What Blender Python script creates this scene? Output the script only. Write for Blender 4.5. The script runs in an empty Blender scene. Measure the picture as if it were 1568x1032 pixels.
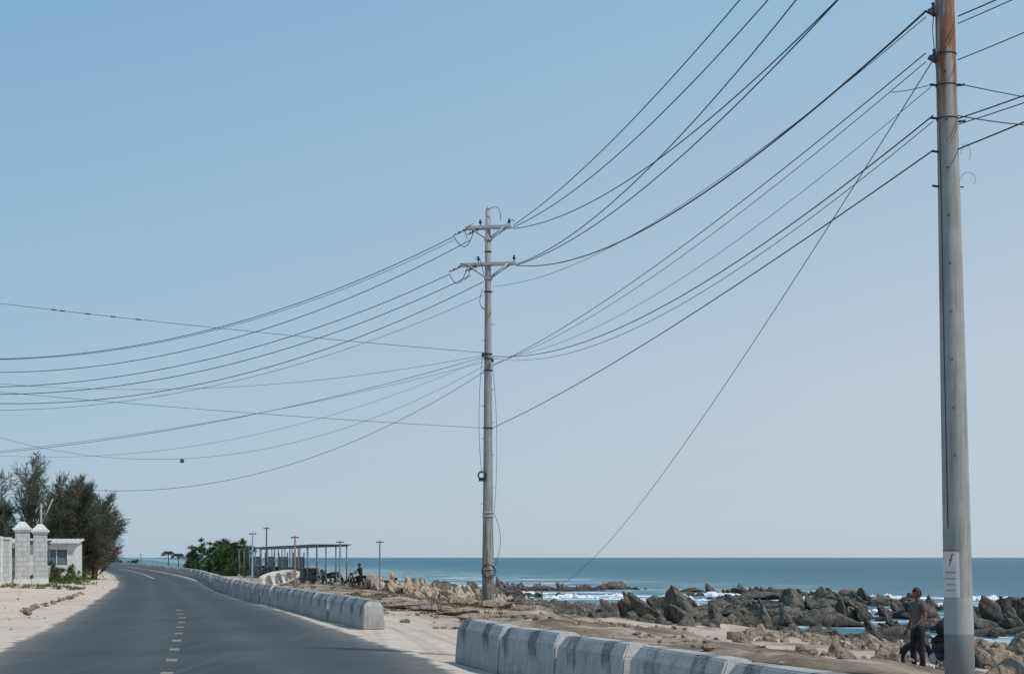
import bpy, bmesh, math, random
import numpy as np
from mathutils import Vector, Matrix, noise as mnoise

random.seed(7); np.random.seed(7)
scene = bpy.context.scene
rad = math.radians

# ------------------------------------------------------------ materials
def newmat(name):
    m = bpy.data.materials.new(name); m.use_nodes = True
    nt = m.node_tree
    return m, nt, nt.nodes, nt.links, nt.nodes["Principled BSDF"]

def c4(c): return (c[0], c[1], c[2], 1.0)

def ramp(nt, fac, stops):
    r = nt.nodes.new("ShaderNodeValToRGB")
    el = r.color_ramp.elements
    while len(el) < len(stops): el.new(0.5)
    for e, (p, c) in zip(el, stops):
        e.position = p; e.color = c4(c) if len(c) == 3 else c
    nt.links.new(fac, r.inputs[0]); return r.outputs[0]

def noise(nt, vec, scale, detail=5, rough=0.6, dist=0.0):
    n = nt.nodes.new("ShaderNodeTexNoise")
    n.inputs["Scale"].default_value = scale; n.inputs["Detail"].default_value = detail
    n.inputs["Roughness"].default_value = rough; n.inputs["Distortion"].default_value = dist
    if vec is not None: nt.links.new(vec, n.inputs["Vector"])
    return n.outputs["Fac"]

def mixc(nt, fac, a, b, mode='MIX'):
    m = nt.nodes.new("ShaderNodeMix"); m.data_type = 'RGBA'; m.blend_type = mode
    for sock, v in ((m.inputs[0], fac), (m.inputs[6], a), (m.inputs[7], b)):
        if isinstance(v, (int, float)): sock.default_value = v
        elif isinstance(v, tuple): sock.default_value = c4(v)
        else: nt.links.new(v, sock)
    return m.outputs[2]

def math_(nt, op, a, b=None, c=None):
    m = nt.nodes.new("ShaderNodeMath"); m.operation = op
    for i, v in enumerate((a, b, c)):
        if v is None: continue
        if isinstance(v, (int, float)): m.inputs[i].default_value = v
        else: nt.links.new(v, m.inputs[i])
    return m.outputs[0]

def maprange(nt, v, a, b, c=0.0, d=1.0):
    m = nt.nodes.new("ShaderNodeMapRange")
    nt.links.new(v, m.inputs[0])
    for i, x in enumerate((a, b, c, d)): m.inputs[i+1].default_value = x
    return m.outputs[0]

def bump(nt, bsdf, h, strength, dist=0.02):
    b = nt.nodes.new("ShaderNodeBump"); b.inputs["Strength"].default_value = strength
    b.inputs["Distance"].default_value = dist
    nt.links.new(h, b.inputs["Height"]); nt.links.new(b.outputs[0], bsdf.inputs["Normal"])

def geo(nt): return nt.nodes.new("ShaderNodeNewGeometry")
def objc(nt): return nt.nodes.new("ShaderNodeTexCoord").outputs["Object"]
def mapping(nt, vec, scale):
    m = nt.nodes.new("ShaderNodeMapping"); m.inputs["Scale"].default_value = scale
    nt.links.new(vec, m.inputs["Vector"]); return m.outputs[0]

def pmat(name, c1, c2, scale=4, rough=0.8, bs=0.3, bscale=None, spec=0.3, metal=0.0, stretch=(1,1,1)):
    m, nt, N, L, b = newmat(name)
    v = mapping(nt, objc(nt), stretch)
    f = noise(nt, v, scale, 6, 0.65)
    L.new(ramp(nt, f, [(0.35, c1), (0.65, c2)]), b.inputs["Base Color"])
    b.inputs["Roughness"].default_value = rough; b.inputs["Metallic"].default_value = metal
    b.inputs["Specular IOR Level"].default_value = spec
    if bs > 0: bump(nt, b, noise(nt, v, bscale or scale*4, 5), bs)
    return m

def make_ground():
    m, nt, N, L, b = newmat("sand_ground")
    g = geo(nt); pos = g.outputs["Position"]
    at = N.new("ShaderNodeAttribute"); at.attribute_name = "dd"; d = at.outputs["Fac"]
    n1 = noise(nt, pos, 0.5, 8, 0.65); n2 = noise(nt, pos, 6, 6, 0.7)
    sand = ramp(nt, n1, [(0.3, (0.52, 0.42, 0.34)), (0.55, (0.65, 0.55, 0.46)), (0.75, (0.58, 0.485, 0.405))])
    sand = mixc(nt, math_(nt, 'MULTIPLY', maprange(nt, n2, 0.5, 0.75), 0.5), sand, (0.34, 0.27, 0.21))
    tr = noise(nt, mapping(nt, pos, (2.2, 0.10, 1)), 1.0, 4, 0.6)
    sand = mixc(nt, maprange(nt, tr, 0.56, 0.68, 0, 0.35), sand, (0.40, 0.33, 0.27))
    n3 = noise(nt, pos, 0.35, 9, 0.72, 0.6)
    earth = ramp(nt, n3, [(0.40, (0.12, 0.10, 0.07)), (0.50, (0.23, 0.185, 0.14)), (0.57, (0.37, 0.30, 0.235)), (0.67, (0.52, 0.43, 0.345))])
    side = maprange(nt, d, 5.5, 8.5)
    col = mixc(nt, side, sand, earth)
    n4 = noise(nt, pos, 0.22, 5, 0.6)
    beach = ramp(nt, n3, [(0.4, (0.40, 0.32, 0.255)), (0.6, (0.58, 0.47, 0.385))])
    bm = math_(nt, 'MULTIPLY', maprange(nt, d, 12.5, 16), maprange(nt, n4, 0.40, 0.50))
    col = mixc(nt, bm, col, beach)
    z = N.new("ShaderNodeSeparateXYZ"); L.new(pos, z.inputs[0])
    wet = maprange(nt, z.outputs[2], -1.55, -1.88)
    col = mixc(nt, wet, col, (0.15, 0.125, 0.095))
    inland = maprange(nt, d, -14, -18)
    gr = ramp(nt, noise(nt, pos, 0.8, 6), [(0.4, (0.10, 0.10, 0.06)), (0.6, (0.34, 0.28, 0.21))])
    col = mixc(nt, inland, col, gr)
    L.new(col, b.inputs["Base Color"]); b.inputs["Roughness"].default_value = 0.95
    b.inputs["Specular IOR Level"].default_value = 0.1
    h = math_(nt, 'ADD', n2, math_(nt, 'MULTIPLY', noise(nt, pos, 25, 4), 0.5))
    bump(nt, b, h, 0.6, 0.06)
    return m

def make_asphalt():
    m, nt, N, L, b = newmat("asphalt")
    g = geo(nt); pos = g.outputs["Position"]
    at = N.new("ShaderNodeAttribute"); at.attribute_name = "across"; u = at.outputs["Fac"]
    n1 = noise(nt, pos, 0.35, 6, 0.6); n2 = noise(nt, pos, 60, 3, 0.7); n3 = noise(nt, pos, 2.5, 6, 0.7)
    base = ramp(nt, n1, [(0.3, (0.044, 0.052, 0.056)), (0.7, (0.064, 0.073, 0.077))])
    base = mixc(nt, maprange(nt, n2, 0.4, 0.8, 0, 0.45), base, (0.11, 0.12, 0.125))
    w = math_(nt, 'ABSOLUTE', math_(nt, 'SINE', math_(nt, 'MULTIPLY', u, 4*math.pi)))
    base = mixc(nt, math_(nt, 'MULTIPLY', math_(nt, 'POWER', w, 3.0), 0.22), base, (0.12, 0.128, 0.13))
    base = mixc(nt, maprange(nt, noise(nt, pos, 0.16, 2, 0.4, 1.5), 0.60, 0.62, 0, 0.25), base, (0.035, 0.042, 0.048))
    base = mixc(nt, maprange(nt, noise(nt, mapping(nt, pos, (3.0, 0.12, 1)), 1.0, 5, 0.7), 0.53, 0.70, 0, 0.35), base, (0.13, 0.133, 0.13))
    base = mixc(nt, maprange(nt, n3, 0.60, 0.72, 0, 0.30), base, (0.15, 0.145, 0.13))
    e = math_(nt, 'ABSOLUTE', math_(nt, 'SUBTRACT', u, 0.5))
    e = math_(nt, 'ADD', e, math_(nt, 'MULTIPLY', math_(nt, 'SUBTRACT', n3, 0.5), 0.12))
    e = math_(nt, 'ADD', e, math_(nt, 'MULTIPLY', math_(nt, 'SUBTRACT', n1, 0.5), 0.10))
    dust = maprange(nt, e, 0.37, 0.475, 0, 0.45)
    base = mixc(nt, dust, base, (0.33, 0.295, 0.25))
    sand = maprange(nt, e, 0.460, 0.482)
    base = mixc(nt, sand, base, (0.60, 0.505, 0.42))
    L.new(base, b.inputs["Base Color"]); b.inputs["Roughness"].default_value = 0.78
    b.inputs["Specular IOR Level"].default_value = 0.25
    bump(nt, b, n2, 0.35, 0.01)
    return m

def make_barrier():
    m, nt, N, L, b = newmat("weathered_concrete")
    v = objc(nt); s = N.new("ShaderNodeSeparateXYZ"); L.new(v, s.inputs[0])
    oi = N.new("ShaderNodeObjectInfo"); rnd = oi.outputs["Random"]
    off = N.new("ShaderNodeVectorMath"); off.operation = 'ADD'; L.new(v, off.inputs[0])
    cmb = N.new("ShaderNodeCombineXYZ"); L.new(math_(nt, 'MULTIPLY', rnd, 50), cmb.inputs[0]); L.new(cmb.outputs[0], off.inputs[1])
    vv = off.outputs[0]
    n1 = noise(nt, vv, 2.2, 8, 0.7); n2 = noise(nt, vv, 22, 5, 0.7)
    st = mapping(nt, vv, (5, 5, 0.5)); n3 = noise(nt, st, 2.0, 5, 0.65)
    conc = ramp(nt, n1, [(0.3, (0.30, 0.285, 0.265)), (0.7, (0.50, 0.48, 0.45))])
    conc = mixc(nt, maprange(nt, n3, 0.48, 0.68, 0, 0.6), conc, (0.18, 0.172, 0.160))
    zh = s.outputs[2]
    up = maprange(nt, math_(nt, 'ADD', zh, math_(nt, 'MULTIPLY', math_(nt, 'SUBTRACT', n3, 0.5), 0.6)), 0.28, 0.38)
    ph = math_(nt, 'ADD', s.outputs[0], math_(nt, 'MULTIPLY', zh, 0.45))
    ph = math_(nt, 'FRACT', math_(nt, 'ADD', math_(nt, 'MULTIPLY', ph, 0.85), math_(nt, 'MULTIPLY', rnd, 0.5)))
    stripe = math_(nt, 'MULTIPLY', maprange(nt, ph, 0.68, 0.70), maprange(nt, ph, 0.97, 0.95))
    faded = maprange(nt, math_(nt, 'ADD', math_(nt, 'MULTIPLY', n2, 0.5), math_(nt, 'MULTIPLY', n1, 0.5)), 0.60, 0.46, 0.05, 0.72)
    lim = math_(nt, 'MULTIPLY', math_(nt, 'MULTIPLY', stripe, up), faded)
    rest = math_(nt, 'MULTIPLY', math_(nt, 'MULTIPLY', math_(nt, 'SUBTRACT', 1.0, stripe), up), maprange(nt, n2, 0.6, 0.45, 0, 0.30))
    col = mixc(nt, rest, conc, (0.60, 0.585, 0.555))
    col = mixc(nt, lim, col, (0.065, 0.065, 0.067))
    col = mixc(nt, maprange(nt, zh, 0.14, 0.0, 0, 0.6), col, (0.34, 0.28, 0.22))
    L.new(col, b.inputs["Base Color"]); b.inputs["Roughness"].default_value = 0.9
    bump(nt, b, math_(nt, 'ADD', n2, n1), 0.6, 0.02)
    return m

def make_pole():
    m, nt, N, L, b = newmat("pole_concrete")
    v = objc(nt); s = N.new("ShaderNodeSeparateXYZ"); L.new(v, s.inputs[0])
    n1 = noise(nt, v, 3, 8, 0.7); st = mapping(nt, v, (9, 9, 0.6)); n2 = noise(nt, st, 1.6, 6, 0.65)
    col = ramp(nt, n1, [(0.3, (0.27, 0.28, 0.275)), (0.7, (0.38, 0.39, 0.38))])
    col = mixc(nt, maprange(nt, n2, 0.5, 0.66, 0, 0.6), col, (0.17, 0.16, 0.145))
    L.new(col, b.inputs["Base Color"]); b.inputs["Roughness"].default_value = 0.85
    bump(nt, b, n1, 0.3, 0.02)
    return m, nt, s, n1, n2, col, b

def make_pole_rust(name, lo, hi, c=(0.26, 0.12, 0.06), amt=0.9):
    m, nt, s, n1, n2, col, b = make_pole(); m.name = name
    z = s.outputs[2]
    band = math_(nt, 'MULTIPLY', maprange(nt, z, lo-0.8, lo+0.4), maprange(nt, z, hi+0.4, hi-0.4))
    f = math_(nt, 'MULTIPLY', band, maprange(nt, math_(nt, 'ADD', n2, math_(nt, 'MULTIPLY', n1, 0.3)), 0.60, 0.68, 0, amt))
    col2 = mixc(nt, f, col, c)
    if name == "pole_near":
        foot = maprange(nt, z, 1.06, 1.04)
        col2 = mixc(nt, math_(nt, 'MULTIPLY', foot, 0.55), col2, (0.42, 0.44, 0.44))
        foot2 = maprange(nt, z, 0.56, 0.53)
        col2 = mixc(nt, math_(nt, 'MULTIPLY', foot2, 0.75), col2, (0.17, 0.18, 0.185))
    nt.links.new(col2, b.inputs["Base Color"])
    return m

def make_water():
    m, nt, N, L, b = newmat("sea_water")
    g = geo(nt); pos = g.outputs["Position"]
    s = N.new("ShaderNodeSeparateXYZ"); L.new(pos, s.inputs[0])
    X, Y = s.outputs[0], s.outputs[1]
    d = math_(nt, 'ADD', X, math_(nt, 'SUBTRACT', math_(nt, 'MULTIPLY', Y, 0.27), 1.5))
    vs = mapping(nt, pos, (0.25, 1.0, 1.0))
    big = noise(nt, mapping(nt, pos, (0.004, 0.02, 1)), 1.0, 5, 0.6)
    chop = noise(nt, vs, 0.9, 6, 0.7)
    mid = noise(nt, mapping(nt, pos, (0.03, 0.14, 1)), 1.0, 7, 0.7)
    deep = ramp(nt, big, [(0.3, (0.008, 0.088, 0.135)), (0.7, (0.014, 0.118, 0.165))])
    deep = mixc(nt, maprange(nt, mid, 0.45, 0.7, 0, 0.5), deep, (0.03, 0.155, 0.195))
    shallow = ramp(nt, chop, [(0.35, (0.035, 0.145, 0.18)), (0.65, (0.10, 0.245, 0.275))])
    col = mixc(nt, maprange(nt, d, 170, 40, 0, 0.85), deep, shallow)
    fn = noise(nt, mapping(nt, pos, (0.07, 0.20, 1)), 1.0, 9, 0.70, 0.8)
    band = math_(nt, 'MULTIPLY', maprange(nt, d, 27, 32), maprange(nt, d, 95, 58))
    foam = maprange(nt, math_(nt, 'ADD', fn, math_(nt, 'MULTIPLY', math_(nt, 'SUBTRACT', chop, 0.5), 0.38)), 0.52, 0.60)
    foam = math_(nt, 'MULTIPLY', foam, band)
    caps = math_(nt, 'MULTIPLY', maprange(nt, noise(nt, mapping(nt, pos, (0.05, 0.35, 1)), 1.0, 6, 0.75), 0.69, 0.74), 0.35)
    ff = math_(nt, 'MAXIMUM', foam, caps)
    col = mixc(nt, ff, col, (0.84, 0.87, 0.88))
    L.new(col, b.inputs["Base Color"])
    L.new(maprange(nt, ff, 0, 1, 0.30, 0.9), b.inputs["Roughness"])
    b.inputs["IOR"].default_value = 1.33; b.inputs["Specular IOR Level"].default_value = 0.18
    h = math_(nt, 'ADD', chop, math_(nt, 'MULTIPLY', mid, 2.0))
    bump(nt, b, h, 1.0, 0.45)
    return m

def make_rock(name, stops, wet=False):
    m, nt, N, L, b = newmat(name)
    g = geo(nt); pos = g.outputs["Position"]
    n1 = noise(nt, pos, 1.3, 8, 0.7)
    mp = N.new("ShaderNodeMapping"); mp.inputs["Rotation"].default_value = (0, rad(35), 0); mp.inputs["Scale"].default_value = (3.2, 1, .8); L.new(pos, mp.inputs[0])
    n2 = noise(nt, mp.outputs[0], 2.6, 8, 0.75, 0.6)
    f = math_(nt, 'ADD', math_(nt, 'MULTIPLY', n1, 0.5), math_(nt, 'MULTIPLY', n2, 0.5))
    col = ramp(nt, f, stops)
    col = mixc(nt, maprange(nt, n2, 0.46, 0.40, 0, 0.85), col, (0.03, 0.027, 0.022))
    if wet:
        s = N.new("ShaderNodeSeparateXYZ"); L.new(pos, s.inputs[0])
        col = mixc(nt, maprange(nt, s.outputs[2], -1.5, -1.85, 0, 0.8), col, (0.028, 0.028, 0.022))
    L.new(col, b.inputs["Base Color"]); b.inputs["Roughness"].default_value = 0.85
    bump(nt, b, f, 1.0, 0.25)
    return m

def leafmat(name, c1, c2, scale=1.0):
    m, nt, N, L, b = newmat(name)
    f = noise(nt, geo(nt).outputs["Position"], scale, 3)
    L.new(ramp(nt, f, [(0.38, c1), (0.62, c2)]), b.inputs["Base Color"])
    b.inputs["Roughness"].default_value = 0.7; b.inputs["Specular IOR Level"].default_value = 0.2
    tr = N.new("ShaderNodeBsdfTranslucent"); L.new(ramp(nt, f, [(0.38, c1), (0.62, c2)]), tr.inputs[0])
    mx = N.new("ShaderNodeMixShader"); mx.inputs[0].default_value = .35
    out = N["Material Output"]; L.new(b.outputs[0], mx.inputs[1]); L.new(tr.outputs[0], mx.inputs[2]); L.new(mx.outputs[0], out.inputs[0])
    return m

M_ground = make_ground(); M_asph = make_asphalt(); M_barrier = make_barrier(); M_water = make_water()
M_pole_far = make_pole_rust("pole_mid", 0.0, 3.1, (0.19, 0.13, 0.09), 0.85)
M_pole_near = make_pole_rust("pole_near", 7.9, 12.0, (0.24, 0.10, 0.045), 0.95)
M_pole = make_pole()[0]
M_rock_dark = make_rock("dark_rock", [(0.38, (0.06, 0.055, 0.046)), (0.5, (0.125, 0.112, 0.09)), (0.62, (0.26, 0.225, 0.18))], True)
M_rock_tan = make_rock("tan_rock", [(0.38, (0.18, 0.14, 0.10)), (0.5, (0.35, 0.27, 0.205)), (0.62, (0.51, 0.41, 0.32))])
M_rock_pale = make_rock("pale_rock", [(0.38, (0.27, 0.20, 0.14)), (0.5, (0.50, 0.385, 0.285)), (0.62, (0.64, 0.52, 0.40))])
M_foam = pmat("foam_white", (0.70, 0.74, 0.76), (0.86, 0.87, 0.87), 3, 0.9, 0.6)
M_wire = pmat("cable_black", (0.016, 0.024, 0.034), (0.026, 0.036, 0.048), 5, 0.6, 0)
M_wire_l = pmat("cable_grey", (0.05, 0.065, 0.08), (0.08, 0.10, 0.12), 5, 0.6, 0)
M_steel = pmat("galvanised_steel", (0.36, 0.39, 0.41), (0.52, 0.55, 0.57), 12, 0.55, 0.1, metal=0.3)
M_dark = pmat("dark_metal", (0.02, 0.022, 0.026), (0.05, 0.05, 0.055), 8, 0.5, 0.1)
M_grey = pmat("worn_grey_paint", (0.09, 0.12, 0.145), (0.16, 0.20, 0.225), 4, 0.7, 0.1)
M_ins = pmat("porcelain", (0.62, 0.63, 0.62), (0.5, 0.5, 0.5), 8, 0.3, 0)
M_white = pmat("white_paint", (0.56, 0.56, 0.54), (0.74, 0.74, 0.72), 3, 0.8, 0.2)
M_red = pmat("red_paint", (0.42, 0.04, 0.035), (0.5, 0.07, 0.06), 8, 0.6, 0)
M_yel = pmat("road_paint", (0.13, 0.12, 0.095), (0.34, 0.30, 0.23), 9, 0.85, 0.2)
M_wline = pmat("white_road_paint", (0.28, 0.29, 0.28), (0.50, 0.50, 0.5), 6, 0.85, 0.2)
M_blue = pmat("blue_grey_paint", (0.13, 0.23, 0.31), (0.22, 0.32, 0.39), 4, 0.6, 0.1)
M_bluew = pmat("blue_wall", (0.16, 0.22, 0.27), (0.22, 0.29, 0.33), 2, 0.8, 0.1)
M_rustp = pmat("rust_red_paint", (0.20, 0.08, 0.06), (0.30, 0.14, 0.11), 5, 0.7, 0.1)
M_bark = pmat("bark", (0.10, 0.075, 0.055), (0.18, 0.14, 0.11), 6, 0.9, 0.5)
M_cas = leafmat("casuarina_needles", (0.10, 0.13, 0.09), (0.19, 0.22, 0.15), 0.8)
M_cas2 = leafmat("casuarina_dark_needles", (0.085, 0.10, 0.075), (0.185, 0.18, 0.135), 0.7)
M_pan = leafmat("pandanus_leaves", (0.045, 0.08, 0.035), (0.10, 0.155, 0.065), 0.9)
M_weed = leafmat("weed_leaves", (0.07, 0.12, 0.04), (0.15, 0.18, 0.07), 1.5)
M_dry = leafmat("dry_grass", (0.13, 0.11, 0.06), (0.22, 0.18, 0.11), 1.0)
M_skin = pmat("skin_tone", (0.13, 0.07, 0.045), (0.17, 0.09, 0.06), 6, 0.6, 0.05)
M_hair = pmat("black_hair", (0.008, 0.007, 0.007), (0.016, 0.014, 0.013), 30, 0.5, 0.3)
M_shirt = pmat("taupe_shirt", (0.085, 0.075, 0.07), (0.13, 0.115, 0.105), 5, 0.9, 0.3)
M_trous = pmat("black_trousers", (0.012, 0.013, 0.016), (0.025, 0.027, 0.03), 6, 0.9, 0.3)
M_rubber = pmat("rubber", (0.012, 0.012, 0.013), (0.03, 0.03, 0.03), 8, 0.8, 0.1)

# ------------------------------------------------------------ mesh builder
class MB:
    def __init__(s): s.v = []; s.f = []; s.mi = []; s.mats = []; s.sm = []
    def m(s, mat):
        if mat not in s.mats: s.mats.append(mat)
        return s.mats.index(mat)
    def add(s, vs, fs, mat, smooth=False):
        o = len(s.v); i = s.m(mat)
        s.v.extend([tuple(p) for p in vs])
        for f in fs: s.f.append(tuple(a+o for a in f)); s.mi.append(i); s.sm.append(smooth)
    def box(s, c, size, mat, rot=(0, 0, 0), taper=1.0):
        R = Matrix.Rotation(rot[2], 3, 'Z') @ Matrix.Rotation(rot[1], 3, 'Y') @ Matrix.Rotation(rot[0], 3, 'X')
        vs = []
        for z in (-.5, .5):
            t = taper if z > 0 else 1
            for x, y in ((-.5, -.5), (.5, -.5), (.5, .5), (-.5, .5)):
                vs.append(Vector(c) + R @ Vector((x*size[0]*t, y*size[1]*t, z*size[2])))
        s.add(vs, [(3, 2, 1, 0), (4, 5, 6, 7), (0, 1, 5, 4), (1, 2, 6, 5), (2, 3, 7, 6), (3, 0, 4, 7)], mat)
    def tube(s, pts, r, mat, n=8, cap=True, smooth=True):
        pts = [Vector(p) for p in pts]
        rs = r if isinstance(r, (list, tuple)) else [r]*len(pts)
        vs = []; fs = []; up = None
        for i, p in enumerate(pts):
            t = (pts[min(i+1, len(pts)-1)] - pts[max(i-1, 0)]).normalized()
            if up is None:
                up = Vector((1, 0, 0)) if abs(t.x) < 0.9 else Vector((0, 1, 0))
            a = (up - t*up.dot(t)).normalized(); up = a; b = t.cross(a)
            for k in range(n):
                an = 2*math.pi*k/n
                vs.append(p + (a*math.cos(an) + b*math.sin(an))*rs[i])
        for i in range(len(pts)-1):
            for k in range(n):
                fs.append((i*n+k, i*n+(k+1) % n, (i+1)*n+(k+1) % n, (i+1)*n+k))
        s.add(vs, fs, mat, smooth)
        if cap:
            o = len(s.v) - len(vs); i = s.m(mat)
            s.f.append(tuple(o+k for k in reversed(range(n)))); s.mi.append(i); s.sm.append(False)
            e = o+(len(pts)-1)*n
            s.f.append(tuple(e+k for k in range(n))); s.mi.append(i); s.sm.append(False)
    def torus(s, c, R, r, mat, axis='Y', n=24, k=8, rot=None):
        pts = []
        for i in range(n+1):
            a = 2*math.pi*i/n
            p = {'Y': (math.cos(a)*R, 0, math.sin(a)*R), 'Z': (math.cos(a)*R, math.sin(a)*R, 0), 'X': (0, math.cos(a)*R, math.sin(a)*R)}[axis]
            p = Vector(p)
            if rot is not None: p = rot @ p
            pts.append(Vector(c)+p)
        s.tube(pts, r, mat, k, False)
    def ball(s, c, size, mat, n=10, m=7):
        vs = []; fs = []
        for j in range(m+1):
            ph = math.pi*j/m
            for i in range(n):
                a = 2*math.pi*i/n
                vs.append((c[0]+size[0]*math.sin(ph)*math.cos(a), c[1]+size[1]*math.sin(ph)*math.sin(a), c[2]+size[2]*math.cos(ph)))
        for j in range(m):
            for i in range(n): fs.append((j*n+i, j*n+(i+1) % n, (j+1)*n+(i+1) % n, (j+1)*n+i)[::-1])
        s.add(vs, fs, mat, True)
    def build(s, name, loc=(0, 0, 0), rotz=0.0, parent=None, bevel=0.0):
        me = bpy.data.meshes.new(name); me.from_pydata(s.v, [], s.f); me.update()
        for mt in s.mats: me.materials.append(mt)
        me.polygons.foreach_set("material_index", s.mi); me.polygons.foreach_set("use_smooth", s.sm)
        o = bpy.data.objects.new(name, me); scene.collection.objects.link(o)
        o.location = loc; o.rotation_euler = (0, 0, rotz)
        if parent: o.parent = parent
        if bevel > 0:
            b = o.modifiers.new("bevel", 'BEVEL'); b.width = bevel; b.segments = 2; b.limit_method = 'ANGLE'
        return o

def empty(name, loc=(0, 0, 0), rotz=0):
    e = bpy.data.objects.new(name, None); scene.collection.objects.link(e)
    e.location = loc; e.rotation_euler = (0, 0, rotz); e.empty_display_size = 0.2; return e

def np_mesh(name, V, F, mat, smooth=False):
    me = bpy.data.meshes.new(name)
    V = np.asarray(V, dtype=np.float32); F = np.asarray(F, dtype=np.int32); k = F.shape[1]
    me.vertices.add(len(V)); me.vertices.foreach_set("co", V.ravel())
    me.loops.add(F.size); me.loops.foreach_set("vertex_index", F.ravel())
    me.polygons.add(len(F)); me.polygons.foreach_set("loop_start", np.arange(0, F.size, k, dtype=np.int32))
    me.polygons.foreach_set("loop_total", np.full(len(F), k, dtype=np.int32))
    me.polygons.foreach_set("use_smooth", np.full(len(F), smooth))
    me.update(calc_edges=True); me.validate()
    me.materials.append(mat)
    o = bpy.data.objects.new(name, me); scene.collection.objects.link(o); return o

# ------------------------------------------------------------ site layout (metres, camera at origin)
LY = [-60, 0, 10, 22.9, 40, 53, 66.7, 87, 109, 129, 174, 232, 300, 350, 390, 420, 440]
LX = [2, -3.9, -5.6, -8.24, -12.1, -15.3, -18.7, -23.8, -30.2, -36, -50, -69, -97, -130, -190, -330, -700]
RX = [12, 3.6, 1.4, -1.6, -6.4, -10.0, -13.9, -19.0, -25.0, -30.6, -44, -62.5, -89, -119, -174, -305, -660]
def rl(y): return float(np.interp(y, LY, LX))
def rr(y): return float(np.interp(y, LY, RX))
def rc(y): return 0.5*(rl(y)+rr(y))
PD = [-9999, -60, -14, -6, -4.6, 4.6, 9, 11, 15, 22, 31, 40, 80]
PZ = [0.9, 0.6, 0.12, 0.05, -0.025, -0.025, -0.10, -0.22, -0.8, -1.35, -2.05, -3.0, -6.0]
SEA = -2.0
def ground_z(x, y, detail=True):
    d = x - rc(y)
    if y > 440: d = 200
    z = float(np.interp(d, PD, PZ))
    z += .22*math.exp(-((x+.6)/2.6)**2-((y-48.5)/3.0)**2)
    if detail and abs(d) > 4.8 and y < 430:
        a = min(1.0, (abs(d)-4.8)/4.0)
        amp = 0.10 if d < 0 else 0.24
        z += a*amp*(mnoise.fractal(Vector((x*0.35, y*0.35, 0)), 0.8, 2.0, 4))
        z += a*0.35*amp*mnoise.noise(Vector((x*1.7, y*1.7, 3)))
    return z

xs = np.concatenate([[-6000, -2500, -1200, -700, -450, -300, -220, -170, -130], np.arange(-110, 46, 0.75), [50, 60, 80, 120, 250, 700, 2500, 6000]])
ys = np.concatenate([[-60, -30, -10, 0, 6], np.arange(10, 112, 0.75), np.arange(112, 250, 2.0), np.arange(250, 445, 6), [460, 600, 1200, 3000, 8000]])
V = []; D = []
for y in ys:
    c = rc(y)
    for x in xs:
        V.append((x, y, ground_z(x, y))); D.append(min(x-c, 300) if y <= 440 else 300)
nx, ny = len(xs), len(ys)
I = np.arange(nx*ny).reshape(ny, nx)
F = np.stack([I[:-1, :-1], I[:-1, 1:], I[1:, 1:], I[1:, :-1]], -1).reshape(-1, 4)
ground = np_mesh("ground", V, F, M_ground, True)
a = ground.data.attributes.new("dd", 'FLOAT', 'POINT'); a.data.foreach_set("value", np.array(D, dtype=np.float32))

sx = [-9000, -3000, -1000, -300, -100, 0, 60, 200, 1000, 3000, 9000]; sy = [-60, 20, 60, 120, 250, 500, 1500, 5000, 20000]
V = [(x, y, SEA) for y in sy for x in sx]; I = np.arange(len(V)).reshape(len(sy), len(sx))
sea = np_mesh("sea", V, np.stack([I[:-1, :-1], I[:-1, 1:], I[1:, 1:], I[1:, :-1]], -1).reshape(-1, 4), M_water, True)

# road
ry = np.concatenate([np.arange(-30, 120, 1.5), np.arange(120, 440, 4)])
def smooth_x(fn, y): return sum(fn(y+k) for k in (-6, -3, 0, 3, 6))/5
V = []; A = []; NA = 15
for y in ry:
    l, r = smooth_x(rl, y), smooth_x(rr, y)
    for k in range(NA):
        u = k/(NA-1); V.append((l-0.35+(r-l+0.7)*u, y, 0.0 + 0.03*(1-(2*u-1)**2))); A.append(u)
I = np.arange(len(V)).reshape(len(ry), NA)
road = np_mesh("road", V, np.stack([I[:-1, :-1], I[:-1, 1:], I[1:, 1:], I[1:, :-1]], -1).reshape(-1, 4), M_asph, True)
a = road.data.attributes.new("across", 'FLOAT', 'POINT'); a.data.foreach_set("value", np.array(A, dtype=np.float32))

mk = MB()
def cx_line(y): return float(np.interp(y, [0, 21.5, 36.7, 53, 66.7, 87, 109], [-0.6, -5.15, -8.5, -12.6, -16.2, -21.3, -27.5])) if y < 109 else smooth_x(rc, y)+0.0
y = 6.0
while y < 44:
    y2 = y+0.62
    mk.add([(cx_line(y)-.085, y, .0345), (cx_line(y)+.085, y, .0345), (cx_line(y2)+.085, y2, .0345), (cx_line(y2)-.085, y2, .0345)], [(0, 1, 2, 3)], M_yel)
    y += 2.6*random.uniform(.96, 1.04)
mk.build("road_centre_dashes")
mk = MB(); yy = np.arange(104, 200, 3.0)
vs = []
for y in yy:
    c = smooth_x(rc, y); vs += [(c-.08, y, .038), (c+.08, y, .038)]
mk.add(vs, [(2*i, 2*i+1, 2*i+3, 2*i+2) for i in range(len(yy)-1)], M_wline)
mk.build("road_centre_line")

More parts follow.
